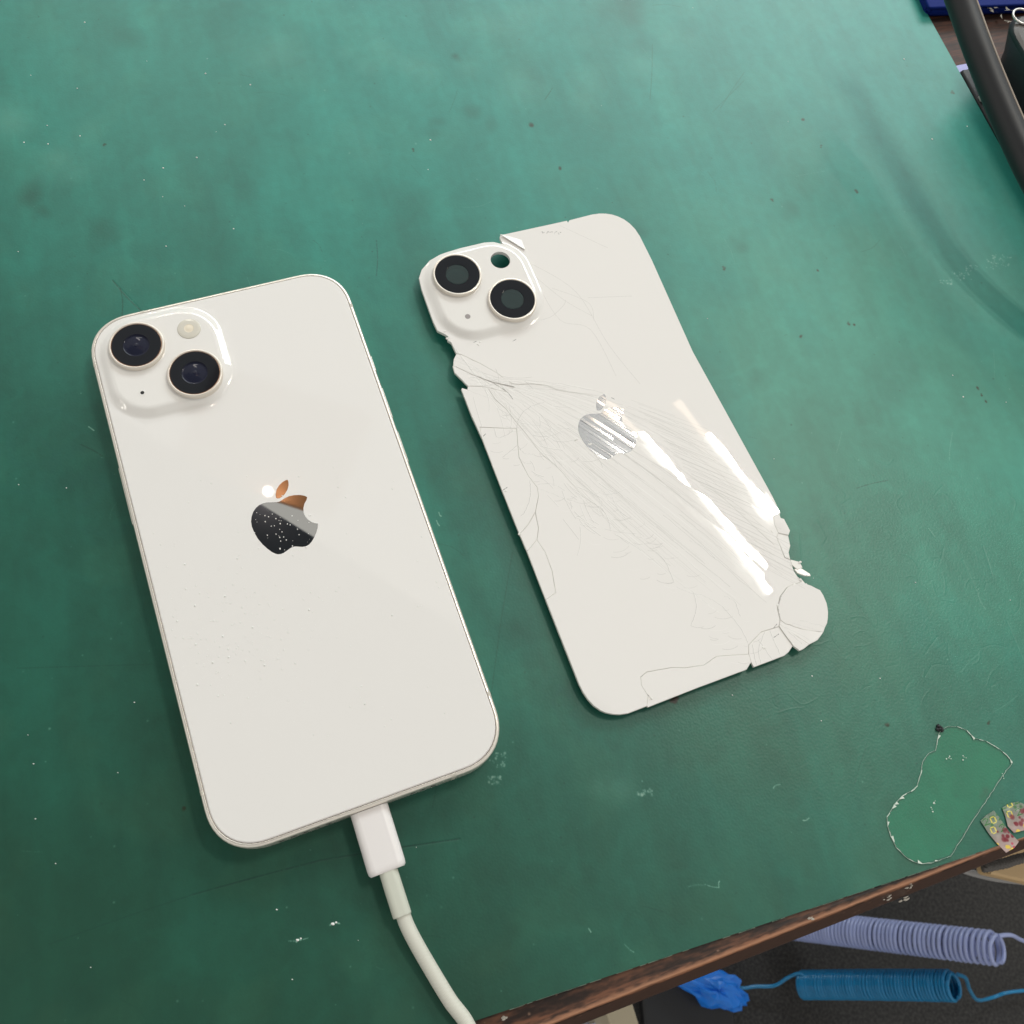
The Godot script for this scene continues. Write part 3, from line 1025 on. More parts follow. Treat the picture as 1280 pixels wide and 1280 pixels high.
func phone() -> void:
	var t := thing("phone", "whole white phone lying face down with a mirror logo, plugged into the cable", "phone", PHONE_AT, PHONE_TURN)
	var s := Shape.new()
	var rings := []
	for q in [[1.2, 0.02], [0.9, 0.05], [0.45, 0.22], [0.12, 0.55], [0.0, 0.95], [0.0, 4.0], [0.0, 6.9], [0.07, 7.22], [0.24, 7.45], [0.5, 7.58], [0.78, 7.62], [0.92, 7.56], [0.95, 7.2]]:
		rings.append(lift(rr(71.7 - 2 * q[0], 146.9 - 2 * q[0], 12.4 - q[0]), q[1]))
	s.loft(rings, false, false)
	var frame := part("frame", s, M.starlight_metal, t)
	s = Shape.new()
	s.loft([lift(rr(69.4, 144.6, 11.3), 0.03), lift(rr(69.4, 144.6, 11.3), 0.3)])
	part("screen", s, M.black_glass, t)
	s = Shape.new()
	s.loft([lift(rr(69.85, 145.05, 11.4), 7.46), lift(rr(69.3, 144.5, 11.2), 7.42)], false, false)
	for k in 1:
		part("seam", s, M.seam, t)
	var plateau := PackedVector2Array()
	for p in rr(34.0, 32.5, 11.9, 16, 2.0):
		plateau.append(p + PLATEAU_C)
	var glass := rr(69.6, 144.8, 11.35)
	s = Shape.new()
	var o := cleaned(glass)
	var i := inset(o, 0.28)
	sheet(s, i, 2.6, phone_height, [plateau])
	wall(s, o, i, phone_height, 0.2, 0.6)
	part("back_glass", s, M.white_glass, t)
	s = Shape.new()
	sheet(s, plateau, 0.6, phone_height)
	var pl := part("camera_plateau", s, M.plateau_glass, t)
	var top := 9.1
	for c in [Vector2(-23.55, -61.3), Vector2(-10.95, -48.85)]:
		lens_unit(t, c, top, false)
	s = Shape.new()
	var fc := Vector2(-9.25, -63.2)
	lathe(s, fc, [[3.15, top - 0.02], [3.1, top + 0.1], [2.9, top + 0.2], [2.2, top + 0.26], [1.3, top + 0.28]], 40, false, false)
	var fl := part("flash", s, M.flash_cover, t)
	s = Shape.new()
	lathe(s, fc, [[1.3, top + 0.28], [1.1, top + 0.22], [0.7, top + 0.3], [0.1, top + 0.34]], 24, false, true)
	part("flash_emitter", s, M.flash_core, fl)
	s = Shape.new()
	var mc := Vector2(-25.3, -47.4)
	lathe(s, mc, [[0.95, top + 0.0], [0.9, top + 0.04], [0.5, top + 0.04]], 24, false, false)
	var mic := part("microphone", s, M.plateau_glass, t)
	s = Shape.new()
	s.loft([lift(disc(mc, 0.52, 20), top + 0.015), lift(disc(mc, 0.5, 20), top + 0.045)])
	part("microphone_hole", s, M.hole, mic)
	# logo
	var lo := logo_outlines()
	s = Shape.new()
	for q in lo:
		var pq := cleaned(q, 0.02)
		sheet(s, pq, 4.0, func(p): return 7.806)
		wall(s, pq, pq, func(p): return 7.806, 0.0, 0.02)
	part("logo", s, M.mirror, t)
	# frame details: plastic breaks, buttons, speaker holes, screws
	var prof := [[0.0, 0.95], [0.0, 6.9], [0.07, 7.22], [0.24, 7.45], [0.5, 7.58], [0.8, 7.63], [0.93, 7.5]]
	for a in [[Vector2(1, 0), 35.85, 57.4, 1.0], [Vector2(1, 0), 35.85, -59.6, 1.0], [Vector2(-1, 0), 35.85, 57.4, 1.0], [Vector2(-1, 0), 35.85, -60.0, 1.0], [Vector2(0, 1), 73.45, 20.8, 1.1], [Vector2(0, -1), 73.45, -20.0, 1.1]]:
		s = Shape.new()
		var along := Vector2(-a[0].y, a[0].x).abs()
		for k in prof.size() - 1:
			var pts := []
			for e in [[k, -0.5], [k, 0.5], [k + 1, 0.5], [k + 1, -0.5]]:
				var pp: Vector2 = a[0] * (a[1] - prof[e[0]][0] + 0.03) + along * (a[2] + e[1] * a[3])
				pts.append(Vector3(pp.x, prof[e[0]][1] + (0.02 if e[0] > 1 else 0.0), pp.y))
			var d0 := Vector2(prof[k + 1][0] - prof[k][0], prof[k + 1][1] - prof[k][1]).normalized()
			var nn := Vector3(a[0].x * d0.y, d0.x, a[0].y * d0.y)
			s.quad(pts[0], pts[1], pts[2], pts[3], nn)
		part("antenna_break", s, M.antenna_plastic, frame)
	for b in [[-1, -30.0, -13.0], [1, -43.8, -38.4], [1, -33.2, -23.2], [1, -19.2, -9.2]]:
		s = Shape.new()
		var x0: float = b[0] * 35.6
		var x1: float = b[0] * 36.35
		s.box(Vector3(minf(x0, x1), 2.6, b[1]), Vector3(maxf(x0, x1), 5.2, b[2]), 0.4)
		part("side_button", s, M.starlight_metal, t)
	for x in [-21.4, -18.6, -15.8, -13.0, -10.2, 10.4, 13.0, 15.6]:
		s = Shape.new()
		var ring := []
		for z in [73.3, 73.5]:
			var r := PackedVector3Array()
			for k in 16:
				r.append(Vector3(x + 0.72 * cos(TAU * k / 16), 4.0 + 0.72 * sin(TAU * k / 16), z))
			ring.append(r)
		s.loft(ring)
		part("speaker_hole", s, M.hole, frame)
	# dust on the glass, densest low on the left
	s = Shape.new()
	for k in 420:
		var p := Vector2()
		if k < 260:
			p = phone_pt(rng.randfn(300, 62), rng.randfn(790, 46))
		elif k < 300:
			p = phone_pt(rng.randf_range(318, 392), rng.randf_range(640, 690))
		else:
			p = phone_pt(rng.randf_range(170, 560), rng.randf_range(560, 920))
		if absf(p.x) > 33.5 or absf(p.y) > 70.5 or (k >= 300 and p.y < -36):
			continue
		var r := rng.randf_range(0.06, 0.17) * (1.5 if rng.randf() < 0.08 else 1.0)
		var y := 7.807
		var ring := []
		for e in [[1.0, 0.0], [0.75, 0.6], [0.2, 0.9]]:
			var rg := PackedVector3Array()
			for j in 6:
				rg.append(Vector3(p.x + r * e[0] * cos(TAU * j / 6), y + r * e[1], p.y + r * e[0] * sin(TAU * j / 6) * 1.3))
			ring.append(rg)
		s.loft(ring, false, true)
	var du := part("dust", s, M.dust, t)
	du.set_meta("kind", "stuff")


func px_poly(list: Array) -> PackedVector2Array:
	var out := PackedVector2Array()
	for q in list:
		out.append(panel_pt(q[0], q[1]))
	return cleaned(out, 0.02)


func largest(polys: Array) -> PackedVector2Array:
	var best := PackedVector2Array()
	var most := -1.0
	for p in polys:
		var a := 0.0
		for k in p.size():
			a += p[k].cross(p[(k + 1) % p.size()])
		if absf(a) > most and not Geometry2D.is_polygon_clockwise(p):
			most = absf(a)
			best = p
	return best


func jagged(poly: PackedVector2Array, amount: float, step: float) -> PackedVector2Array:
	var out := PackedVector2Array()
	var n := poly.size()
	for i in n:
		var a := poly[i]
		var b := poly[(i + 1) % n]
		var k := maxi(1, int(a.distance_to(b) / step))
		for j in k:
			var p := a.lerp(b, float(j) / k)
			if j > 0:
				p += (b - a).normalized().orthogonal() * rng.randf_range(-amount, amount)
			out.append(p)
	return out


func cracked_panel() -> void:
	var t := thing("cracked_back_glass", "loose white phone back panel, shattered, with a chipped outline and see-through lenses", "phone back", PANEL_AT, PANEL_TURN)
	var outline := px_poly([[541, 401], [527, 362], [523.6, 347.5], [527, 337], [537, 325.5], [550, 318], [575, 310], [605, 303], [617.5, 302.3], [628.7, 305.5], [640, 310], [652, 318], [628, 305], [624.4, 296.9], [625.6, 293.7], [668, 284.5], [708.7, 275.6], [710, 278], [711.9, 275.0], [740, 267.8], [749, 266.6], [757.5, 266.7], [765, 267.8], [772.5, 270.2], [780, 273.8], [787.5, 279.2], [794, 286], [800, 295], [815, 325], [866, 439], [966.2, 621],
		[975.6, 640.6], [974.7, 643.4], [976, 647.2], [980.3, 648.6], [987.8, 663.1], [986, 668.7], [988.3, 681.9], [986, 690.3], [987.8, 699.7], [992.5, 713.7], [1001.9, 727.8], [1008.4, 730.8], [1024.6, 738], [1028.7, 744.5], [1032.7, 753.7], [1034.8, 765.9], [1033.8, 779], [1028.7, 791.3], [1021.6, 800.4], [1013.4, 807.5], [999.2, 813.8], [991.1, 807.5], [986, 815], [980.4, 819.7],
		[942.3, 834.1], [938.8, 827.8], [933.2, 837], [870, 860.5], [810.2, 884], [808.8, 882.7], [785.6, 891.6], [775, 893.2], [766, 892.8], [757, 890.8], [750.6, 888], [742, 882], [735, 874.4], [729, 865.5], [724, 855.6], [719.4, 844], [682.2, 749.7], [658.8, 689.7], [649.4, 668], [627.8, 613.8], [602.5, 548], [589.6, 520], [576.6, 486.6], [577.6, 484.8], [584, 486.7], [585, 482.5], [574, 471.5], [568.1, 465.6], [565.8, 457.2], [567.2, 448.8], [570.5, 442.2], [563.9, 428.1], [559.2, 425.3], [560.6, 421], [556, 417.8], [546.6, 413.1]])
	var shards := [
		["corner_shard", [[1001.9, 727.8], [1008.4, 730.8], [1024.6, 738], [1028.7, 744.5], [1032.7, 753.7], [1034.8, 765.9], [1033.8, 779], [1029, 790.5], [1004, 787], [982, 780], [975, 775], [974.8, 773], [971.8, 760.8], [975.4, 745.5], [984, 734.4], [992.1, 730.8]], 0.3, 0.25, Vector2(0.012, -0.02)],
		["corner_shard", [[975, 775], [982, 780], [1004, 787], [1029, 790.5], [1021.6, 800.4], [1011, 806], [992, 793], [974.5, 780]], 0.16, 0.12, Vector2(-0.012, 0.03)],
		["corner_shard", [[974.5, 780], [992, 793], [1011, 806], [1004, 811.5], [999.2, 813.8], [991.1, 807.5], [973.8, 783.1]], 0.16, 0.3, Vector2(0.03, 0.01)],
		["shard", [[567.2, 448.8], [570.5, 442.2], [576, 443], [601, 455], [622, 467], [643, 484], [616, 478], [590, 468], [566.5, 457]], 0.16, 0.05, Vector2(0.014, 0.008)],
		["shard", [[566.5, 457], [590, 468], [616, 478], [634, 490], [604, 483], [585, 482.5], [574, 471.5], [568.1, 465.6], [565.8, 457.2]], 0.16, -0.03, Vector2(-0.012, 0.012)],
		["shard", [[936, 806], [952, 790], [967, 785.5], [973.8, 783.1], [991.1, 807.5], [986, 815], [980.4, 819.7], [942.3, 834.1], [938.8, 827.8], [936, 818]], 0.05, 0.0, Vector2(-0.012, 0.01)],
		["shard", [[808.8, 840], [840, 834.5], [856, 835], [880, 831.5], [896, 820.5], [936, 818], [938.8, 827.8], [933.2, 837], [870, 860.5], [810.2, 884], [808.8, 882.7], [810, 870], [801.8, 856], [801, 846.4]], 0.03, 0.0, Vector2(0.006, 0.006)],
		["shard", [[599.7, 534], [645.6, 536], [647, 556], [648.5, 572], [660, 595], [671, 609], [673, 620], [669, 640], [660, 656], [649.4, 668], [627.8, 613.8], [602.5, 548]], 0.04, 0.03, Vector2(0.008, 0.004)],
		["shard", [[669, 640], [673, 660], [671, 675], [658.8, 689.7], [649.4, 668], [660, 656]], 0.05, -0.04, Vector2(-0.02, 0.01)],
		["shard", [[671, 675], [681, 690], [690, 714], [694.5, 741], [682.2, 749.7], [658.8, 689.7]], 0.03, 0.02, Vector2(0.01, -0.008)],
		["shard", [[975.6, 640.6], [974.7, 643.4], [976, 647.2], [980.3, 648.6], [987.8, 663.1], [986, 668.7], [973, 666], [968, 655], [966.5, 645]], 0.05, -0.06, Vector2(0.03, -0.02)],
		["shard", [[986, 668.7], [988.3, 681.9], [986, 690.3], [987.8, 699.7], [981, 697], [976, 684], [971, 672], [973, 666]], 0.06, -0.1, Vector2(-0.06, 0.05)],
	]
	var plateau := PackedVector2Array()
	for p in rr(34.0, 32.5, 11.9, 16, 2.0):
		plateau.append(p + PLATEAU_C)
	var holes := [disc(Vector2(-23.68, -61.5), 6.9), disc(Vector2(-10.99, -48.88), 6.9), disc(Vector2(-9.2, -63.3), 2.95, 36)]
	var uv0 := Vector2(-40, -76)
	var main := outline
	for sh in shards:
		var poly := px_poly(sh[1])
		var base: PackedVector2Array = largest(Geometry2D.intersect_polygons(poly, outline))
		main = largest(Geometry2D.clip_polygons(main, largest(Geometry2D.offset_polygon(base, 0.03))))
		var c := Vector2()
		for p in base:
			c += p / base.size()
		var rim := jagged(cleaned(base), sh[2] * 0.5, 1.2)
		rim = cleaned(rim)
		var dy: float = sh[3]
		var tilt: Vector2 = sh[4]
		var hf := func(p: Vector2): return panel_height(p) + dy + (p - c).dot(tilt)
		var s := Shape.new()
		var inn := inset(rim, 0.1)
		sheet(s, inn, 2.0, hf, [])
		for k in s.uv.size():
			s.uv[k] = Vector2((s.v[k].x + 40.0) / 80.0, (s.v[k].z + 76.0) / 152.0)
		var o := part(sh[0], s, M.broken_glass, t)
		var e := Shape.new()
		wall(e, rim, inn, hf, 0.1, 0.75)
		part("broken_edge", e, M.broken_edge, o)
	# long slivers between the sweeping cracks, each leaning its own hair's breadth
	var ruler := func(k: float) -> Array:
		var line := []
		var a := Vector2(576, 457) + Vector2(9, 25) * k
		var d: Vector2 = Vector2(964, 742) + (Vector2(28, -90) * k if k > 0 else Vector2(70, -16) * k)
		var b := Vector2(745, 548) + Vector2(62, -92) * k * (1.0 if k > 0 else 0.75)
		for i in 25:
			var f := lerpf(0.03, 0.97, i / 24.0)
			var q: Vector2 = a * (1 - f) * (1 - f) + b * 2.0 * f * (1 - f) + d * f * f
			line.append(q + Vector2(-0.6, 0.8) * (4.5 * wave.get_noise_2d(f * 260.0, k * 90.0) + 2.0 * wave.get_noise_2d(f * 900.0, k * 300.0)))
		return line
	var cuts := [-0.95, -0.7, -0.42, -0.2, 0.05, 0.2, 0.42, 0.55, 0.78, 0.92, 1.1]
	for ci in cuts.size() - 1:
		var l0: Array = (ruler as Callable).call(cuts[ci])
		var l1: Array = (ruler as Callable).call(cuts[ci + 1])
		l1.reverse()
		var sp := px_poly(l0 + l1)
		var base := largest(Geometry2D.intersect_polygons(sp, largest(Geometry2D.offset_polygon(main, -0.3))))
		if base.size() < 3:
			continue
		main = largest(Geometry2D.clip_polygons(main, largest(Geometry2D.offset_polygon(base, 0.012))))
		var cc := Vector2()
		for p in base:
			cc += p / base.size()
		var lean := Vector2(rng.randfn(0, 0.0026), rng.randfn(0, 0.0020))
		var lift_ := rng.randf_range(-0.012, 0.012)
		var hfs := func(p: Vector2): return panel_height(p) + lift_ + (p - cc).dot(lean)
		var rim := cleaned(base)
		var inn := inset(rim, 0.02)
		var sv := Shape.new()
		sheet(sv, inn, 2.0, hfs)
		for k in sv.uv.size():
			sv.uv[k] = Vector2((sv.v[k].x + 40.0) / 80.0, (sv.v[k].z + 76.0) / 152.0)
		var so := part("sliver", sv, M.broken_glass, t)
		var se := Shape.new()
		wall(se, rim, inn, hfs, 0.02, 0.5)
		part("broken_edge", se, M.broken_edge, so)
	main = cleaned(main)
	var window := largest(Geometry2D.intersect_polygons(plateau, main))
	var body := Shape.new()
	var inner := inset(main, 0.12)
	sheet(body, inner, 2.0, panel_height, [plateau])
	for k in body.uv.size():
		body.uv[k] = Vector2((body.v[k].x + 40.0) / 80.0, (body.v[k].z + 76.0) / 152.0)
	part("glass_sheet", body, M.broken_glass, t)
	var e2 := Shape.new()
	wall(e2, main, inner, panel_height, 0.12, 0.95)
	part("broken_edge", e2, M.broken_edge, t)
	# camera window: the raised part of the same sheet, with two lens holes and the flash hole
	var win := Shape.new()
	var inter := largest(Geometry2D.intersect_polygons(plateau, inner))
	sheet(win, inter, 0.6, panel_height, holes)
	for k in win.uv.size():
		win.uv[k] = Vector2((win.v[k].x + 40.0) / 80.0, (win.v[k].z + 76.0) / 152.0)
	var hh: PackedVector2Array = cleaned(holes[2])
	var nsx := edge_normals(hh)
	for k in hh.size():
		var k2 := (k + 1) % hh.size()
		var a := Vector3(hh[k].x, panel_height(hh[k]), hh[k].y)
		var b := Vector3(hh[k2].x, panel_height(hh[k2]), hh[k2].y)
		win.quad(a, b, b - Vector3(0, 1.3, 0), a - Vector3(0, 1.3, 0), Vector3(-nsx[k].x, 0, -nsx[k].y))
	part("camera_plateau", win, M.plateau_glass, t)
	for c in [Vector2(-23.68, -61.5), Vector2(-10.99, -48.88)]:
		lens_unit(t, c, panel_height(c), true)
	var s3 := Shape.new()
	var mc := panel_pt(586.3, 397.5) + Vector2(-0.2, -0.6)
	s3.loft([lift(disc(mc, 0.85, 24), panel_height(mc) - 0.05), lift(disc(mc, 0.8, 24), panel_height(mc) + 0.02)])
	part("microphone_dot", s3, M.grey_dot, t)
	# upturned flake at the top edge
	var fl := Shape.new()
	var p0 := panel_pt(625, 294)
	var p1 := panel_pt(656, 313)
	var p2 := panel_pt(652, 300)
	var y0 := panel_height(p0)
	var a3 := Vector3(p0.x, y0 + 0.55, p0.y)
	var b3 := Vector3(p1.x, panel_height(p1) + 0.5, p1.y)
	var c3 := Vector3(p2.x, panel_height(p2) + 0.04, p2.y)
	var fn := (b3 - a3).cross(c3 - a3).normalized()
	if fn.y < 0: fn = -fn
	fl.tri(a3, b3, c3, fn, fn, fn)
	fl.tri(a3 - fn * 0.3, b3 - fn * 0.3, c3 - fn * 0.3, -fn, -fn, -fn)
	for q in [[a3, b3], [b3, c3], [c3, a3]]:
		var o3: Vector3 = (q[1] - q[0]).cross(fn).normalized()
		if o3.dot((q[0] + q[1]) / 2.0 - (a3 + b3 + c3) / 3.0) < 0: o3 = -o3
		fl.quad(q[0], q[1], q[1] - fn * 0.3, q[0] - fn * 0.3, o3)
	part("flake", fl, M.broken_edge, t)
	# splinters hanging off the right edge
	for sp in [[[988, 699], [1000, 702], [1003.5, 709], [997, 712], [990, 706]], [[993, 711], [1002, 710], [1012.5, 717], [1013.6, 720], [1006, 719.5], [997, 716]], [[984, 696], [988, 700], [986, 702.5], [982, 699]], [[1001, 722], [1006, 728], [1009, 731], [1003, 732]]]:
		var poly := px_poly(sp)
		var cc := Vector2()
		for p in poly:
			cc += p / poly.size()
		var tl := Vector2(rng.randf_range(-0.08, 0.08), rng.randf_range(-0.08, 0.08))
		var sl := slab(poly, 1.5, func(p: Vector2): return panel_height(p) - 0.1 + (p - cc).dot(tl), 0.08, 0.5)
		for k in sl.uv.size():
			sl.uv[k] = Vector2((sl.v[k].x + 40.0) / 80.0, (sl.v[k].z + 76.0) / 152.0)
		part("splinter", sl, M.broken_edge, t)
	# bright chips along the breaks
	var chips := Shape.new()
	for c in [[981.5, 692.5], [984, 696], [990, 706.5], [1000, 703.5], [1007.5, 731], [992, 731], [1000, 724], [601, 426], [598, 431], [813, 872.5], [972, 757], [955, 809], [632, 614], [966, 664.5], [650, 668], [560, 423], [556, 415], [720, 549], [737, 555], [1004, 808]]:
		var p := panel_pt(c[0], c[1])
		for j in 4:
			var q := p + Vector2(rng.randf_range(-0.35, 0.35), rng.randf_range(-0.35, 0.35))
			var y := panel_height(q) + 0.02
			var r := rng.randf_range(0.15, 0.42)
			var ring := []
			for e in [[1.0, -0.15], [0.6, 0.25], [0.1, 0.35]]:
				var rg := PackedVector3Array()
				for k in 5:
					var ang := TAU * k / 5 + j
					rg.append(Vector3(q.x + r * e[0] * cos(ang), y + r * e[1], q.y + r * e[0] * sin(ang)))
				ring.append(rg)
			chips.loft(ring, false, true)
	var ch := part("chips", chips, M.broken_edge, t)
	ch.set_meta("kind", "stuff")
	# mirror logo split into strips, each strip tilted its own way
	var lo := logo_outlines()
	var dir := (panel_pt(800, 566) - panel_pt(740, 528)).normalized()
	var across := dir.orthogonal()
	var logo := Node3D.new()
	logo.name = "logo"
	t.add_child(logo, true)
	var centre := panel_pt(766, 545)
	var back := Shape.new()
	for q in lo:
		sheet(back, cleaned(q, 0.02), 4.0, func(p): return panel_height(p) + 0.03)
	part("logo_backing", back, make("dull_silver", lin(0.26, 0.27, 0.28), 0.35, 0.6), logo)
	var w0 := -14.0
	while w0 < 14.0:
		var wd := rng.randf_range(0.7, 1.2)
		var band := PackedVector2Array([centre + across * w0 - dir * 30, centre + across * (w0 + wd - 0.22) - dir * 30, centre + across * (w0 + wd - 0.22) + dir * 30, centre + across * w0 + dir * 30])
		w0 += wd
		for q in lo:
			for pc in Geometry2D.intersect_polygons(q, band):
				var halves := [pc]
				for piece in halves:
					var pp := cleaned(piece, 0.02)
					if pp.size() < 3:
						continue
					var tl := Vector2(rng.randfn(0, 0.009), rng.randfn(0, 0.007))
					var cc := Vector2()
					for p in pp:
						cc += p / pp.size()
					var s := Shape.new()
					var hf := func(p: Vector2): return panel_height(p) + 0.06 + (p - cc).dot(tl)
					sheet(s, pp, 5.0, hf)
					wall(s, pp, pp, hf, 0.0, 0.08)
					if s.v.size() > 0:
						part("mirror_strip", s, M.split_mirror, logo)


func charging_cable() -> void:
	var t := thing("charging_cable", "white charging cable with a flat plug in the phone's lower end", "cable", PHONE_AT, PHONE_TURN)
	var s := Shape.new()
	var rings := []
	for q in [[73.55, 0.0], [86.8, 0.0], [87.8, 0.12], [88.25, 0.5]]:
		var r := PackedVector3Array()
		for p in rr(9.1 - 2 * q[1], 4.7 - 2 * q[1], 2.0 - q[1] * 0.6, 6, 2.0):
			r.append(Vector3(p.x - 0.42, 4.0 + p.y, q[0]))
		rings.append(r)
	s.loft(rings)
	var plug := part("plug", s, M.white_plastic, t)
	s = Shape.new()
	rings = []
	for q in [[88.0, 4.35, 3.7, 4.0, -0.3], [92.0, 4.4, 3.7, 3.85, -0.28], [98.2, 4.4, 3.8, 3.6, -0.2], [98.55, 4.2, 3.6, 3.58, -0.2]]:
		var r := PackedVector3Array()
		for p in rr(q[1], q[2], 1.6, 6, 2.0):
			r.append(Vector3(p.x + q[4], q[3] + p.y, q[0]))
		rings.append(r)
	s.loft(rings)
	part("strain_relief", s, M.relief_grey, t)
	var world := [at(503, 1140, 3.5), at(508, 1155, 3.3), at(520, 1179, 3.0), at(539, 1212, 2.4), at(562, 1250, 2.1), at(588, 1289, 1.95)]
	var e: Vector3 = world[-1]
	world.append(e + Vector3(6.0, 0.2, 10.0))
	world.append(e + Vector3(12.0, -1.0, 20.0))
	world.append(e + Vector3(17.0, -16.0, 30.0))
	world.append(e + Vector3(19.0, -60.0, 34.0))
	world.append(e + Vector3(20.0, -160.0, 30.0))
	var loc := []
	for p in world:
		loc.append((p - PHONE_AT).rotated(Vector3.UP, deg_to_rad(-PHONE_TURN)))
	s = Shape.new()
	s.tube(curve_points(loc, 8), 1.72, 16)
	part("lead", s, M.cable_white, t)


func desk_and_mat() -> void:
	# floor
	var s := Shape.new()
	s.quad(Vector3(-3000, -720, -3000), Vector3(3000, -720, -3000), Vector3(3000, -720, 2500), Vector3(-3000, -720, 2500), Vector3.UP)
	tag(part("floor", s, M.carpet), "dark charcoal carpet floor far below the desk", "floor", "", "structure")
	# desk: top board and worn edge strip
	var turn := DESK_TURN
	var t := thing("desk", "dark brown woodgrain desk under the green mat", "desk", Vector3.ZERO, turn)
	s = Shape.new()
	var a := Vector3(-520, -2, -760)
	var b := Vector3(640, -2, 30.0)
	s.quad(Vector3(a.x, -2, a.z), Vector3(b.x, -2, a.z), Vector3(b.x, -2, b.z), Vector3(a.x, -2, b.z), Vector3.UP, Vector2(0, 0), Vector2(8, 0), Vector2(8, 8), Vector2(0, 8))
	s.quad(Vector3(a.x, -30, a.z), Vector3(b.x, -30, a.z), Vector3(b.x, -30, b.z), Vector3(a.x, -30, b.z), Vector3.DOWN, Vector2(0, 0), Vector2(8, 0), Vector2(8, 8), Vector2(0, 8))
	s.quad(Vector3(a.x, -2, a.z), Vector3(a.x, -2, b.z), Vector3(a.x, -30, b.z), Vector3(a.x, -30, a.z), Vector3.LEFT)
	s.quad(Vector3(b.x, -2, a.z), Vector3(b.x, -2, b.z), Vector3(b.x, -30, b.z), Vector3(b.x, -30, a.z), Vector3.RIGHT)
	s.quad(Vector3(a.x, -2, a.z), Vector3(b.x, -2, a.z), Vector3(b.x, -30, a.z), Vector3(a.x, -30, a.z), Vector3.FORWARD)
	part("desk_top", s, M.walnut_laminate, t)
	s = Shape.new()
	var prof := [Vector2(30.0, -1.9), Vector2(37.6, -1.9), Vector2(38.4, -1.75), Vector2(39.2, -1.8), Vector2(39.8, -2.1), Vector2(40.3, -2.8), Vector2(40.8, -4.0), Vector2(43.7, -10.8), Vector2(44.2, -12.6), Vector2(44.3, -28.5), Vector2(43.4, -29.8), Vector2(30.0, -30.2)]
	var tv := [0.0, 0.26, 0.31, 0.35, 0.38, 0.41, 0.46, 0.78, 0.82, 0.94, 0.97, 1.0]
	var pn := []
	for i in prof.size():
		var d: Vector2 = prof[mini(i + 1, prof.size() - 1)] - prof[maxi(i - 1, 0)]
		pn.append(Vector3(0, d.x, -d.y).normalized())
	for i in prof.size() - 1:
		for k in 60:
			var xa := lerpf(-520, 640, k / 60.0)
			var xb := lerpf(-520, 640, (k + 1) / 60.0)
			var pa := Vector3(xa, prof[i].y, prof[i].x)
			var pb := Vector3(xb, prof[i].y, prof[i].x)
			var pc := Vector3(xb, prof[i + 1].y, prof[i + 1].x)
			var pd := Vector3(xa, prof[i + 1].y, prof[i + 1].x)
			var ka := xa / 260.0
			var kb := xb / 260.0
			s.tri(pa, pb, pc, pn[i], pn[i], pn[i + 1], Vector2(ka, tv[i]), Vector2(kb, tv[i]), Vector2(kb, tv[i + 1]))
			s.tri(pa, pc, pd, pn[i], pn[i + 1], pn[i + 1], Vector2(ka, tv[i]), Vector2(kb, tv[i + 1]), Vector2(ka, tv[i + 1]))
	var es := part("edge_strip", s, M.worn_edge_laminate, t)
	# dried glue on the strip
	s = Shape.new()
	for g in [[1140, 1104, -3.2], [1136, 1109, -5.0], [1110, 1121, -6.0], [1107, 1123, -6.6], [1128, 1126, -10.8], [1134, 1123, -10.8], [630, 1272, -1.9], [1012, 1148, -1.9]]:
		for j in 5:
			var w := at(g[0] + rng.randf_range(-4, 4), g[1] + rng.randf_range(-2, 2), g[2]).rotated(Vector3.UP, deg_to_rad(-DESK_TURN))
			var c := Vector3(w.x, g[2], w.z)
			var r := rng.randf_range(0.12, 0.42)
			var out := Vector3(0, 1, 0) if g[2] > -2.5 else Vector3(0, 0.45, 0.9).normalized()
			var along := Vector3.RIGHT.cross(out)
			var ring := []
			for e in [[1.0, -0.3], [0.8, 0.35], [0.2, 0.5]]:
				var rg := PackedVector3Array()
				for k in 7:
					var an := TAU * k / 7
					var rad: float = r * e[0] * rng.randf_range(0.7, 1.2)
					rg.append(c + Vector3.RIGHT * rad * 1.6 * cos(an) + along * rad * sin(an) + out * r * e[1])
				ring.append(rg)
			s.loft(ring, false, true)
	var gl := part("dried_glue", s, make("glue", lin(0.50, 0.46, 0.40), 0.5), es)
	gl.set_meta("kind", "stuff")
	for lx in [[-470, -60], [590, -60], [-470, -700], [590, -700]]:
		s = Shape.new()
		s.box(Vector3(lx[0] - 20, -720, lx[1] - 20), Vector3(lx[0] + 20, -30.5, lx[1] + 20), 3)
		part("leg", s, M.charcoal_plastic, t)
	# mat
	s = Shape.new()
	var lo := Vector2(-480, -700)
	var hi := Vector2(260.1, 32.9)
	var q := [Vector2(lo.x, lo.y), Vector2(hi.x, lo.y), Vector2(hi.x, hi.y), Vector2(lo.x, hi.y)]
	var tc := []
	for p in q:
		tc.append(Vector2((p.x + 130.0) / 400.0, (p.y + 360.0) / 400.0))
	s.quad(Vector3(lo.x, 0, lo.y), Vector3(hi.x, 0, lo.y), Vector3(hi.x, 0, hi.y), Vector3(lo.x, 0, hi.y), Vector3.UP, tc[0], tc[1], tc[2], tc[3])
	for e in [[0, 1, Vector3.FORWARD], [1, 2, Vector3.RIGHT], [2, 3, Vector3.BACK], [3, 0, Vector3.LEFT]]:
		var c0: Vector2 = q[e[0]]
		var c1: Vector2 = q[e[1]]
		s.quad(Vector3(c0.x, 0, c0.y), Vector3(c1.x, 0, c1.y), Vector3(c1.x, -1.95, c1.y), Vector3(c0.x, -1.95, c0.y), e[2], tc[e[0]], tc[e[1]], tc[e[1]], tc[e[0]])
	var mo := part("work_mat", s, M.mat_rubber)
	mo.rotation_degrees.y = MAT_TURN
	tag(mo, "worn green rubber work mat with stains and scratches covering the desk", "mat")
	# frayed pale fibres along the front cut of the mat
	s = Shape.new()
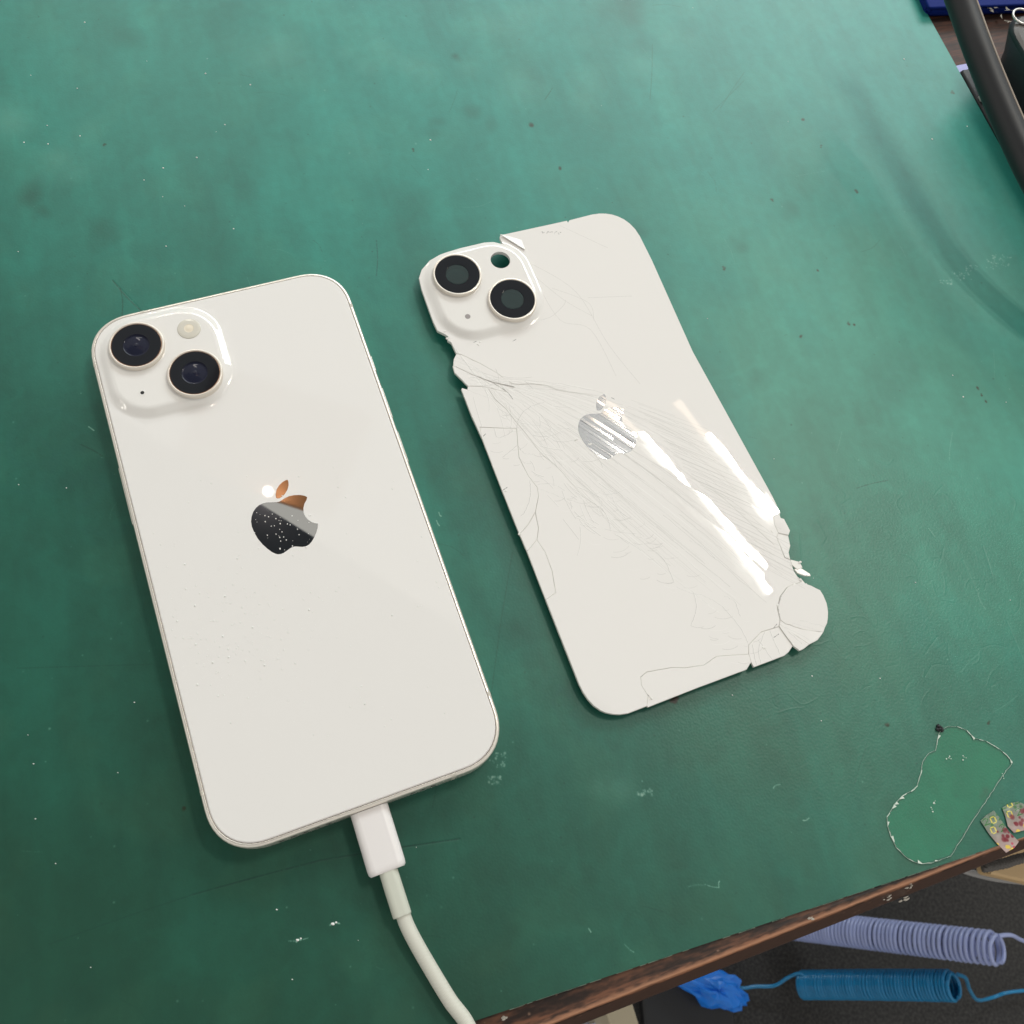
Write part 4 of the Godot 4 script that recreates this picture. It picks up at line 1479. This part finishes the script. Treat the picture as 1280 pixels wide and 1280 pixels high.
	for k in 70:
		var u := rng.randf_range(20, 150) if k < 50 else rng.randf_range(-60, 250)
		var c := Vector3(u, -0.1, 32.95)
		s.box(c - Vector3(rng.randf_range(0.4, 2.2), 0.25, 0.05), c + Vector3(rng.randf_range(0.4, 2.2), 0.06, rng.randf_range(0.05, 0.16)))
	var fr := part("frayed_edge", s, make("fray", lin(0.13, 0.17, 0.13), 0.8), mo)
	fr.set_meta("kind", "stuff")


func e_dir(a: Vector2, b: Vector2) -> bool:   # whether an edge of the film runs along its straight cut
	return absf((b - a).normalized().dot(Vector2(0.43, -0.90))) > 0.80


func mat_litter() -> void:
	# torn clear film near the corner of the mat
	var pts := FILM
	var world := PackedVector2Array()
	for p in pts:
		var w := at(p[0], p[1])
		world.append(Vector2(w.x, w.z))
	var c := Vector2()
	for p in world:
		c += p / world.size()
	var poly := PackedVector2Array()
	for p in world:
		poly.append(p - c)
	poly = cleaned(jagged(cleaned(poly), 0.12, 1.0))
	var t := thing("film_scrap", "torn piece of clear green film with white ragged edges near the mat's front edge", "film scrap", Vector3(c.x, 0, c.y))
	var s := Shape.new()
	sheet(s, poly, 4.0, func(p): return 0.32 + 0.03 * wave.get_noise_2d(p.x * 3.0, p.y * 3.0))
	part("film", s, M.film, t)
	s = Shape.new()
	var n := poly.size()
	for i in n:
		var k := (i + 1) % n
		var keep := rng.randf() < 0.5
		var long := poly[i].distance_to(poly[k])
		var right_side := poly[i].x > 2.0 and poly[i].y > -16.0 and e_dir(poly[i], poly[k])
		var wdt := (0.05 if keep else 0.015) if right_side else (rng.randf_range(0.08, 0.2) if keep else 0.015)
		var e := (poly[k] - poly[i]).normalized()
		var nn := Vector2(e.y, -e.x)
		var a := Vector3(poly[i].x, 0.36, poly[i].y)
		var b := Vector3(poly[k].x, 0.36, poly[k].y)
		var iw := rng.randf_range(0.3, 0.9) if rng.randf() < 0.2 and not right_side else wdt
		var a2 := a - Vector3(nn.x, 0, nn.y) * wdt
		var b2 := b - Vector3(nn.x, 0, nn.y) * iw
		var o := Vector3(nn.x, 0, nn.y)
		s.quad(a, b, b2, a2, Vector3.UP)
		s.quad(a, b, b - Vector3(0, 0.34, 0), a - Vector3(0, 0.34, 0), o)
	part("torn_edge", s, M.film_edge, t)
	# a few white scuffs on the film
	s = Shape.new()
	for g in [[1168, 1003, 4], [1163, 1012, 5], [1185, 947, 2], [1253, 970, 3], [1205, 947, 2]]:
		for j in 4:
			var w := at(g[0] + rng.randf_range(-3, 3), g[1] + rng.randf_range(-3, 3))
			var q := Vector3(w.x - c.x, 0.36, w.z - c.y)
			s.box(q - Vector3(0.16, 0.02, 0.07) * rng.randf_range(0.4, 1.5), q + Vector3(0.07, 0.02, 0.16) * rng.randf_range(0.4, 1.5))
	var sc := part("scuffs", s, M.film_edge, t)
	sc.set_meta("kind", "stuff")
	# two printed sticker scraps
	var st := [
		[[[1226, 1026], [1233, 1019], [1243, 1013], [1254, 1028], [1262, 1040], [1274, 1052], [1268, 1060], [1258, 1066], [1247, 1055], [1237, 1043]], "small printed sticker scrap lying across the desk's woodgrain edge"],
		[[[1253, 1010], [1262, 1004], [1273, 1002], [1283, 1006], [1290, 1030], [1288, 1036], [1268, 1041], [1260, 1033], [1257, 1020]], "printed sticker scrap lying wholly on the mat, cut by the picture's right edge"]]
	for k in 2:
		var wp := []
		var cc := Vector3()
		for p in st[k][0]:
			var w := at(p[0], p[1], 0.5)
			wp.append(w)
			cc += w / st[k][0].size()
		var poly2 := PackedVector2Array()
		for w in wp:
			poly2.append(Vector2(w.x - cc.x, w.z - cc.z))
		var sk := thing("sticker", st[k][1], "sticker", Vector3(cc.x, 0, cc.z))
		var hf := func(p: Vector2): return 0.42 + 0.12 * wave.get_noise_2d(p.x * 14.0 + k * 90.0, p.y * 14.0)
		var sl := slab(cleaned(poly2), 1.0, hf, 0.02, 0.15)
		var ax := Vector2(0.55, 0.83).normalized()
		for i in sl.uv.size():
			var q := Vector2(sl.v[i].x, sl.v[i].z)
			sl.uv[i] = Vector2(0.5 + q.dot(Vector2(ax.y, -ax.x)) / 8.0, 0.5 + q.dot(ax) / 13.0)
		part("printed_scrap", sl, M["sticker_%d" % k], sk)
	# loose crumbs on the mat
	s = Shape.new()
	for g in [[416, 1155, 0.7], [420, 1153, 0.5], [372, 1175, 0.6], [376, 1173, 0.4], [538, 175, 0.55], [313, 106, 0.5], [257, 92, 0.5], [106, 28, 0.45], [204, 210, 0.5], [246, 197, 0.5], [281, 156, 0.45], [292, 286, 0.4], [1165, 174, 0.6], [1130, 74, 0.5], [1209, 158, 0.4], [1204, 496, 0.5], [1225, 100, 0.5], [346, 1137, 0.35], [1015, 845, 0.35], [1100, 848, 0.35], [910, 790, 0.0], [83, 610, 0.3], [100, 170, 0.4], [60, 180, 0.4], [30, 178, 0.4], [180, 225, 0.35]]:
		if g[2] <= 0.0:
			continue
		var w := at(g[0], g[1])
		g[2] *= 0.6
		var ring := []
		var tw := rng.randf_range(0, TAU)
		for e in [[0.9, 0.0], [1.0, 0.4], [0.5, 0.9], [0.1, 1.0]]:
			var rg := PackedVector3Array()
			for j in 7:
				var an := TAU * j / 7 + tw
				rg.append(w + Vector3(g[2] * e[0] * cos(an) * rng.randf_range(0.7, 1.2), g[2] * e[1] * 0.7, g[2] * e[0] * sin(an) * rng.randf_range(0.5, 1.0)))
			ring.append(rg)
		s.loft(ring, false, true)
	for j in 45:
		var w := at(rng.randf_range(0, 1280), rng.randf_range(0, 1270))
		if w.dot(V) > 32 or w.dot(U) > 262:
			continue
		var r := rng.randf_range(0.07, 0.17)
		s.box(w - Vector3(r, 0, r * 0.7), w + Vector3(r, r * 1.2, r * 0.7), r * 0.3)
	tag(part("crumbs", s, M.dust), "white plastic crumbs and dust strewn over the green mat", "crumbs", "", "stuff")
	# the black burr beside the film
	var w2 := at(1174, 911)
	s = Shape.new()
	for j in 6:
		var cx := w2 + Vector3(rng.randf_range(-0.6, 0.6), 0, rng.randf_range(-0.5, 0.5))
		var ring := []
		for e in [[0.5, 0.0], [0.6, 0.4], [0.3, 0.9], [0.05, 1.1]]:
			var rg := PackedVector3Array()
			for i in 7:
				rg.append(cx - w2 + Vector3(e[0] * cos(TAU * i / 7) * rng.randf_range(0.7, 1.3), e[1] * 0.8, e[0] * sin(TAU * i / 7) * rng.randf_range(0.7, 1.3)))
			ring.append(rg)
		s.loft(ring, false, true)
	var bl := part("black_burr", s, M.black_rubber)
	bl.position = w2 * 0.001
	tag(bl, "tiny black burr of plastic at the upper tip of the torn film", "burr")


func far_right() -> void:
	var turn := MAT_TURN
	# thick black cable in the air beside the mat
	var base := at(1240, 90, 30)
	var pts := [at(1178, -60, 42), at(1191, -25, 40), at(1203, 8, 38), at(1221, 58, 36), at(1239, 104, 34), at(1261, 156, 32), at(1286, 210, 30), at(1314, 262, 27), at(1354, 330, 22), at(1424, 430, 14)]
	var loc := []
	for p in pts:
		loc.append(p - base)
	var t := thing("black_cable", "thick black rubber cable with a pale seam running past the mat's right edge", "cable", base)
	var s := Shape.new()
	var line := curve_points(loc, 8)
	s.tube(line, 4.3, 20)
	part("sheath", s, M.black_rubber, t)
	s = Shape.new()
	var sl := []
	for i in line.size():
		var d: Vector3 = (line[mini(i + 1, line.size() - 1)] - line[maxi(i - 1, 0)]).normalized()
		var side := d.cross(Vector3.UP).normalized()
		if side.x < 0: side = -side
		sl.append(line[i] + (side * 0.52 + Vector3.UP * 0.85).normalized() * 4.2)
	s.tube(sl, 0.42, 8)
	part("moulding_seam", s, M.rubber_seam, t)
	# charcoal case behind the cable
	var cp := uv_at(1262, 60, 0)
	var t2 := thing("charcoal_case", "dark charcoal plastic case with a steel ring on top, behind the black cable", "case", desk(0, -2, 0) , turn)
	s = Shape.new()
	var rings := []
	var corner := uv_at(1237, 78, -2)
	var topc := uv_at(1255, 14, 25)
	var w := 95.0
	for q in [[0.0, -2.0, 0.0], [0.35, 10.0, 0.0], [0.95, 23.6, 0.0], [1.0, 25.0, 1.2]]:
		var c0 := corner.lerp(topc, q[0])
		var rg := PackedVector3Array()
		for p in rr(w - 2 * q[2], w * 1.5 - 2 * q[2], 9.0, 6, 2.0):
			rg.append(Vector3(c0.x + w / 2 + p.x, q[1] + 0.02, c0.y + w * 0.75 + p.y))
		rings.append(rg)
	s.loft(rings, false, false)
	part("housing", s, M.charcoal_plastic, t2)
	s = Shape.new()
	s.loft([rings[3], lift(rr(w - 8, w * 1.5 - 8, 8.0, 6, 2.0), 35.4)].map(func(r):
		return r), false, false)
	s = Shape.new()
	var cx := Vector2(topc.x + w / 2, topc.y + w * 0.75)
	var outer := PackedVector3Array()
	var inner := PackedVector3Array()
	for p in rr(w - 2.4, w * 1.5 - 2.4, 9.0, 6, 2.0):
		outer.append(Vector3(cx.x + p.x, 25.02, cx.y + p.y))
	for p in rr(w - 5.0, w * 1.5 - 5.0, 8.0, 6, 2.0):
		inner.append(Vector3(cx.x + p.x, 25.5, cx.y + p.y))
	s.loft([outer, inner], false, true)
	part("lid", s, M.charcoal_top, t2)
	var rc := uv_at(1283, 14, 26)
	s = Shape.new()
	var ringpath := []
	for k in 25:
		ringpath.append(Vector3(rc.x + 3.4 * cos(TAU * k / 24), 25.9, rc.y + 3.4 * sin(TAU * k / 24)))
	s.tube(ringpath, 0.4, 8, false)
	part("steel_ring", s, M.steel, t2)
	# flat black adapter between mat and cable
	var ap := uv_at(1205, 95, -2)
	var t3 := thing("black_adapter", "flat black plastic adapter wedged between mat edge and black cable", "adapter", Vector3.ZERO, turn)
	s = Shape.new()
	s.box(Vector3(260.5, -1.98, ap.y - 1.0), Vector3(284.0, 0.6, ap.y + 150.0), 1.0)
	part("adapter_body", s, M.black_rubber, t3)
	s = Shape.new()
	var nb := uv_at(1225, 124, 0.6)
	s.box(Vector3(260.9, 0.6, nb.y - 1), Vector3(262.7, 1.6, nb.y + 1.4), 0.3)
	part("latch", s, M.grey_cord, t3)
	# navy box at the back
	var e0 := uv_at(1150, 24, -2)
	var e1 := uv_at(1262, 20, -2)
	var t4 := thing("navy_tray", "flat navy blue plastic tray at the back beyond the mat's corner", "tray", Vector3.ZERO, rad_to_deg(atan2(-(at(1262, 20, -2) - at(1150, 24, -2)).z, (at(1262, 20, -2) - at(1150, 24, -2)).x)))
	var o := at(1150, 24, -2)
	var lx := (o).rotated(Vector3.UP, -t4.rotation.y)
	s = Shape.new()
	s.box(Vector3(lx.x + 1, -1.97, lx.z - 24), Vector3(lx.x + 150, 2.4, lx.z), 2.5)
	part("tray_base", s, M.navy_plastic, t4)
	s = Shape.new()
	s.box(Vector3(lx.x + 0.5, 2.41, lx.z - 25), Vector3(lx.x + 150.5, 3.6, lx.z + 0.5), 2.0)
	part("tray_rim", s, M.navy_plastic, t4)
	# scrap of lavender paper
	var pp := PackedVector2Array()
	var pc := at(1203, 86, -1.9)
	for p in [[1190, 84], [1197, 82], [1213, 79], [1207, 93], [1198, 98]]:
		var q := at(p[0], p[1], -1.9)
		pp.append(Vector2(q.x - pc.x, q.z - pc.z))
	var t5 := thing("paper_scrap", "corner of pale lavender paper sticking out from under the mat's right edge", "paper", Vector3(pc.x, 0, pc.z))
	part("sheet", slab(pp, 20.0, func(p): return -1.75, 0.02, 0.1), M.lavender_paper, t5)
	# crumpled clear wrapper in front of the bin
	var cw := at(1245, 14, 2)
	var t6 := thing("wrapper", "crumpled glossy clear wrapper lying in front of the navy tray", "wrapper", cw)
	s = Shape.new()
	var r0 := RandomNumberGenerator.new()
	r0.seed = 9
	for k in 12:
		var a := Vector3(r0.randf_range(-4, 6), r0.randf_range(-2, 2), r0.randf_range(-2, 2))
		var b := a + Vector3(r0.randf_range(0.6, 2.2), r0.randf_range(-0.6, 1), r0.randf_range(-1, 1))
		var c := a + Vector3(r0.randf_range(-1, 1), r0.randf_range(0, 1), r0.randf_range(-1.6, 1))
		var nn := (b - a).cross(c - a).normalized()
		if nn.y < 0: nn = -nn
		s.tri(a, b, c, nn, nn, nn)
	part("foil", s, M.flash_cover, t6)


func coil(called: String, label: String, m: Material, a: Vector3, b: Vector3, r: float, wire: float, turns_from: float, turns_to: float, count: int, tail_a: Array, tail_b: Array) -> void:
	var mid := (a + b) / 2.0
	var t := thing(called, label, "coiled hose", mid)
	var d := (b - a).normalized()
	var side := d.cross(Vector3.UP).normalized()
	var up := side.cross(d)
	var pts := []
	for p in tail_a:
		pts.append(p - mid)
	if tail_a.size() > 2:
		pts = curve_points(pts, 8)
	var n := count * 18
	var body := []
	for i in n + 1:
		var f := float(i) / n
		var g := lerpf(f, f * f, 0.0) if turns_from == turns_to else (f * turns_from + (turns_to - turns_from) * f * f / 2.0) / ((turns_from + turns_to) / 2.0)
		var ang := TAU * i / 18.0
		var rr_ := r * (1.0 if i < n - 12 else 0.82)
		body.append(a - mid + d * ((b - a).length() * (g + 0.0022 * sin(g * 41.0) + 0.0011 * sin(g * 97.0))) + up * (-3.0 * sin(PI * g) + 0.5 * sin(g * 60.0)) + (side * cos(ang) + up * sin(ang)) * rr_)
	var s := Shape.new()
	s.tube(body, wire, 8)
	part("coil", s, m, t)
	s = Shape.new()
	if tail_a.size() > 1:
		s.tube(curve_points(tail_a.map(func(p): return p - mid), 8), wire, 8)
		part("tail", s, m, t)
	if tail_b.size() > 1:
		s = Shape.new()
		s.tube(curve_points(tail_b.map(func(p): return p - mid), 8), wire, 8)
		part("tail", s, m, t)


func below_desk() -> void:
	var fy := -700.0
	coil("coiled_hose", "lavender coiled hose on the dark floor, the upper of the two coils", M.lavender_hose, at(985, 1155, fy), at(1250, 1186, fy + 150), 12.2, 1.7, 3.2, 6.0, 52, [], [at(1248, 1170, fy + 150), at(1264, 1169, fy + 146), at(1282, 1177, fy + 130), at(1330, 1190, fy + 90)])
	coil("coiled_hose", "bright blue coiled hose on the dark floor, the lower of the two coils", M.blue_hose, at(1004, 1231, fy), at(1194, 1232, fy + 110), 11.2, 1.65, 3.4, 4.4, 50, [at(912, 1226, fy - 6), at(925, 1235, fy - 8), at(945, 1233, fy - 8), at(968, 1232, fy - 6), at(985, 1222, fy), at(1000, 1217, fy + 8), at(1010, 1226, fy + 12)], [at(1197, 1218, fy + 112), at(1207, 1223, fy + 96), at(1212, 1237, fy + 60), at(1222, 1250, fy + 20), at(1240, 1247, fy - 10), at(1258, 1241, fy - 10), at(1285, 1238, fy - 10), at(1330, 1236, fy - 12)])
	# crumpled bright blue plastic bag over a black block
	var c := at(892, 1236, fy + 10)
	var t := thing("blue_bag", "crumpled bright blue plastic bag half hidden below the desk's front edge", "plastic bag", c)
	var s := Shape.new()
	var f := FastNoiseLite.new()
	f.frequency = 0.05
	f.seed = 6
	f.fractal_octaves = 3
	var r1 := RandomNumberGenerator.new()
	r1.seed = 12
	var rings := []
	for i in 15:
		var ph := PI * (i + 0.01) / 14.02
		var rg := PackedVector3Array()
		for j in 22:
			var th := TAU * j / 22.0
			var d := Vector3(sin(ph) * cos(th), cos(ph), sin(ph) * sin(th))
			var k := 1.0 + 0.5 * f.get_noise_3d(d.x * 22.0, d.y * 22.0, d.z * 22.0) + r1.randf_range(-0.10, 0.10)
			# a long flat heap with a gathered tail on the left
			var stretch := 1.0 + 0.5 * maxf(0.0, -d.x)
			rg.append(Vector3(d.x * 30.0 * stretch, d.y * 15.0 * (1.0 - 0.35 * maxf(0.0, -d.x)), d.z * (16.0 - 7.0 * maxf(0.0, -d.x))) * k)
		rings.append(rg)
	var raw := Shape.new()
	raw.loft(rings, false, false)
	for k in range(0, raw.v.size(), 3):   # facets, for a crisp crumple
		var nn: Vector3 = -(raw.v[k + 1] - raw.v[k]).cross(raw.v[k + 2] - raw.v[k]).normalized()
		var m2: Vector3 = (raw.n[k] + raw.n[k + 1] + raw.n[k + 2]) / 3.0
		nn = (nn * 0.75 + m2 * 0.25).normalized()
		s.tri(raw.v[k], raw.v[k + 1], raw.v[k + 2], nn, nn, nn)
	part("crumpled_film", s, M.blue_bag, t)
	var b := at(880, 1262, fy)
	var t2 := thing("black_block", "black block on the floor beneath the blue plastic bag", "block", Vector3(b.x, -720, b.z), 20)
	s = Shape.new()
	s.box(Vector3(-55, 0, -26), Vector3(30, 14, 20), 3)
	part("block_body", s, M.black_rubber, t2)
	# cream post below the front edge
	var p := at(757, 1290, -500)
	var t3 := thing("cream_post", "cream painted post standing below the desk's front edge", "post", Vector3(p.x, -720, p.z), 34)
	s = Shape.new()
	s.box(Vector3(-9, 0, -60), Vector3(9, 300, 8), 2)
	part("post", s, M.cream_paint, t3)
	var p2 := at(738, 1288, -480)
	var t4 := thing("cloth", "pale bluish cloth hanging beside the cream post", "cloth", Vector3(p2.x, -480, p2.z), 34)
	s = Shape.new()
	var rg2 := []
	for k in 9:
		var rr2 := PackedVector3Array()
		for e in [[-1, -1], [1, -1], [1, 1], [-1, 1]]:
			rr2.append(Vector3(e[0] * (10.0 + 2.0 * sin(k * 1.3)), -k * 12.0 + 6.0, e[1] * (3.0 + 1.5 * cos(k * 1.9)) + 2.0 * sin(k * 0.9)))
		rg2.append(rr2)
	s.loft(rg2)
	part("fold", s, M.pale_blue_cloth, t4)
	# tan board with cords at the right
	var q0 := at(1262, 1086, -260)
	var t5 := thing("tan_board", "tan wooden board below the desk at the right, with cords in front", "board", Vector3(q0.x, -300, q0.z), 5)
	s = Shape.new()
	var lo := q0 - Vector3(q0.x, -300, q0.z)
	s.box(Vector3(-12, 28, -60), Vector3(150, 40, 5), 2)
	part("board", s, M.tan_board, t5)
	var cords := [["grey_cord", "pale grey cord hanging just below the tan board", M.grey_cord, [at(1195, 1084, -330), at(1215, 1091, -330), at(1240, 1097, -330), at(1262, 1100, -330), at(1300, 1104, -330)], 2.0],
		["twisted_cord", "dark grimy twisted cord running along the desk's underside in front of the board", M.grimy_cord, [at(1230, 1084, -120), at(1256, 1079, -120), at(1272, 1074, -120), at(1310, 1066, -120)], 1.5]]
	for cd in cords:
		var o: Vector3 = cd[3][1]
		var tt := thing(cd[0], cd[1], "cord", o)
		s = Shape.new()
		var line := curve_points(cd[3].map(func(v_): return v_ - o), 10)
		if cd[0] == "twisted_cord":
			for h in 2:
				var tw := []
				for i in line.size() * 3 - 2:
					var base: Vector3 = line[i / 3].lerp(line[mini(i / 3 + 1, line.size() - 1)], (i % 3) / 3.0)
					tw.append(base + Vector3(0, cos(i * 0.9 + h * PI), sin(i * 0.9 + h * PI)) * 1.1)
				s.tube(tw, 1.1, 8)
		else:
			s.tube(line, cd[4], 10)
		part("cord", s, cd[2], tt)


func window_band() -> void:
	# a bright strip of windows high on the far wall: its sheen lies over the far half of the mat
	var c := Vector3(-150, 1750, -3200)
	var t := thing("window_band", "bright window strip on the far wall beyond the top of the picture", "window", c)
	var s := Shape.new()
	s.box(Vector3(-1500, -400, -20), Vector3(1500, 400, -5), 2)
	part("window_pane", s, M.window_glow, t)
	for x in [-1510.0, -510.0, 510.0, 1510.0]:
		s = Shape.new()
		s.box(Vector3(x - 25, -430, -30), Vector3(x + 25, 430, 20), 3)
		part("window_frame", s, M.fixture_white, t)
	var a := AreaLight3D.new()
	a.name = "window_light"
	a.area_size = Vector2(2.9, 0.78)
	a.light_color = Color(0.93, 0.98, 1.0)
	a.light_energy = 3.2
	a.area_range = 10.0
	a.area_attenuation = 2.0
	a.shadow_enabled = true
	add_child(a, true)
	a.look_at_from_position(c * 0.001 + Vector3(0, 0, 0.03), c * 0.001 + Vector3(0, 0, 1.0), Vector3.UP)


func overhead() -> void:
	# bulb mirrored in the logo; panel and board are added to shape its reflections
	var s := Shape.new()
	var t := thing("added_panel", "dark slate panel added overhead to darken the near side and the phone's logo", "added panel", Vector3.ZERO)
	t.rotation_degrees.y = -14.0
	var sh := Vector3(-527, 1800, -664).rotated(Vector3.UP, deg_to_rad(14.0))
	s = Shape.new()
	s.box(Vector3(sh.x - 900, 1800, sh.z), Vector3(sh.x + 1100, 1830, sh.z + 1500), 4)
	part("panel", s, M.dark_panel, t)  # added panel; keeps overhead light off the near side
	var t2 := thing("added_board", "copper brown board added overhead to tint the logo reflection", "added board", Vector3.ZERO)
	s = Shape.new()
	s.box(Vector3(-760, 1800, -960), Vector3(-380, 1820, -686), 4)
	part("board", s, M.copper_board, t2)  # added board; gives the logo its copper patch
	var t3 := thing("ceiling_bulb", "small round white bulb hung overhead beside the copper board", "bulb", Vector3(-524, 1780, -688))
	s = Shape.new()
	var rings := []
	for i in 9:
		var ph := PI * (i + 0.02) / 8.04
		rings.append(lift(disc(Vector2.ZERO, 9.5 * sin(ph), 20), 9.5 * cos(ph)))
	s.loft(rings)
	part("globe", s, M.bulb_glow, t3)
	var o := OmniLight3D.new()
	o.name = "bulb_light"
	o.light_energy = 0.004
	o.light_size = 0.009
	o.omni_range = 6.0
	o.omni_attenuation = 2.0
	o.shadow_enabled = true
	o.light_color = Color(1.0, 0.92, 0.86)
	add_child(o, true)
	o.position = Vector3(-0.524, 1.768, -0.688)


func _ready() -> void:
	var cam := Camera3D.new()
	cam.name = "camera"
	cam.transform = Transform3D(Basis(RIGHT, UPWARD, BACK).orthonormalized(), Vector3(0, EYE * 0.001, 0))
	cam.keep_aspect = Camera3D.KEEP_HEIGHT
	cam.near = 0.01
	cam.far = 20.0
	var phys := CameraAttributesPhysical.new()
	phys.frustum_focal_length = 22.5
	phys.frustum_focus_distance = 0.262
	phys.frustum_near = 0.01
	phys.frustum_far = 20.0
	phys.exposure_aperture = 30.0
	cam.attributes = phys
	cam.fov = rad_to_deg(2.0 * atan(640.0 / FOCAL))
	add_child(cam)
	cam.current = true
	var we := WorldEnvironment.new()
	we.name = "surroundings"
	var env := Environment.new()
	env.background_mode = Environment.BG_COLOR
	env.background_color = lin(0.42, 0.41, 0.39)
	env.tonemap_mode = Environment.TONE_MAPPER_LINEAR
	env.tonemap_exposure = 1.5
	env.sdfgi_enabled = true
	env.ssao_enabled = true
	env.ssil_enabled = true
	we.environment = env
	add_child(we)
	rng.seed = 20
	wave.seed = 4
	wave.frequency = 0.035
	wave.fractal_octaves = 2
	materials()
	# ceiling lights: the pair whose streaks show in the broken glass, and two farther rows whose sheen lies on the mat
	tube_fixture("tube_light_pair", "pair of white fluorescent tubes on the ceiling, mirrored in the cracked glass", [[Vector3(253, 1800, -1102), Vector3(631, 1800, -822)], [Vector3(415, 1800, -1150), Vector3(770, 1800, -887)]], 0.36, 115.0)
	tube_fixture("tube_light_row", "farther row of white ceiling tubes beyond the top of the picture", [[Vector3(-400, 1800, -3000), Vector3(700, 1800, -2200)]], 0.7, 0.0)
	tube_fixture("tube_light_row", "row of white ceiling tubes behind and to the left of the viewer", [[Vector3(-2200, 1800, 900), Vector3(-1300, 1800, 1570)]], 0.2, 0.0)
	window_band()
	tube_fixture("tube_light_row", "row of white ceiling tubes far off to the left", [[Vector3(-2100, 1800, -2400), Vector3(-1000, 1800, -1600)]], 0.6, 0.0)
	desk_and_mat()
	phone()
	cracked_panel()
	charging_cable()
	mat_litter()
	far_right()
	below_desk()
	overhead()
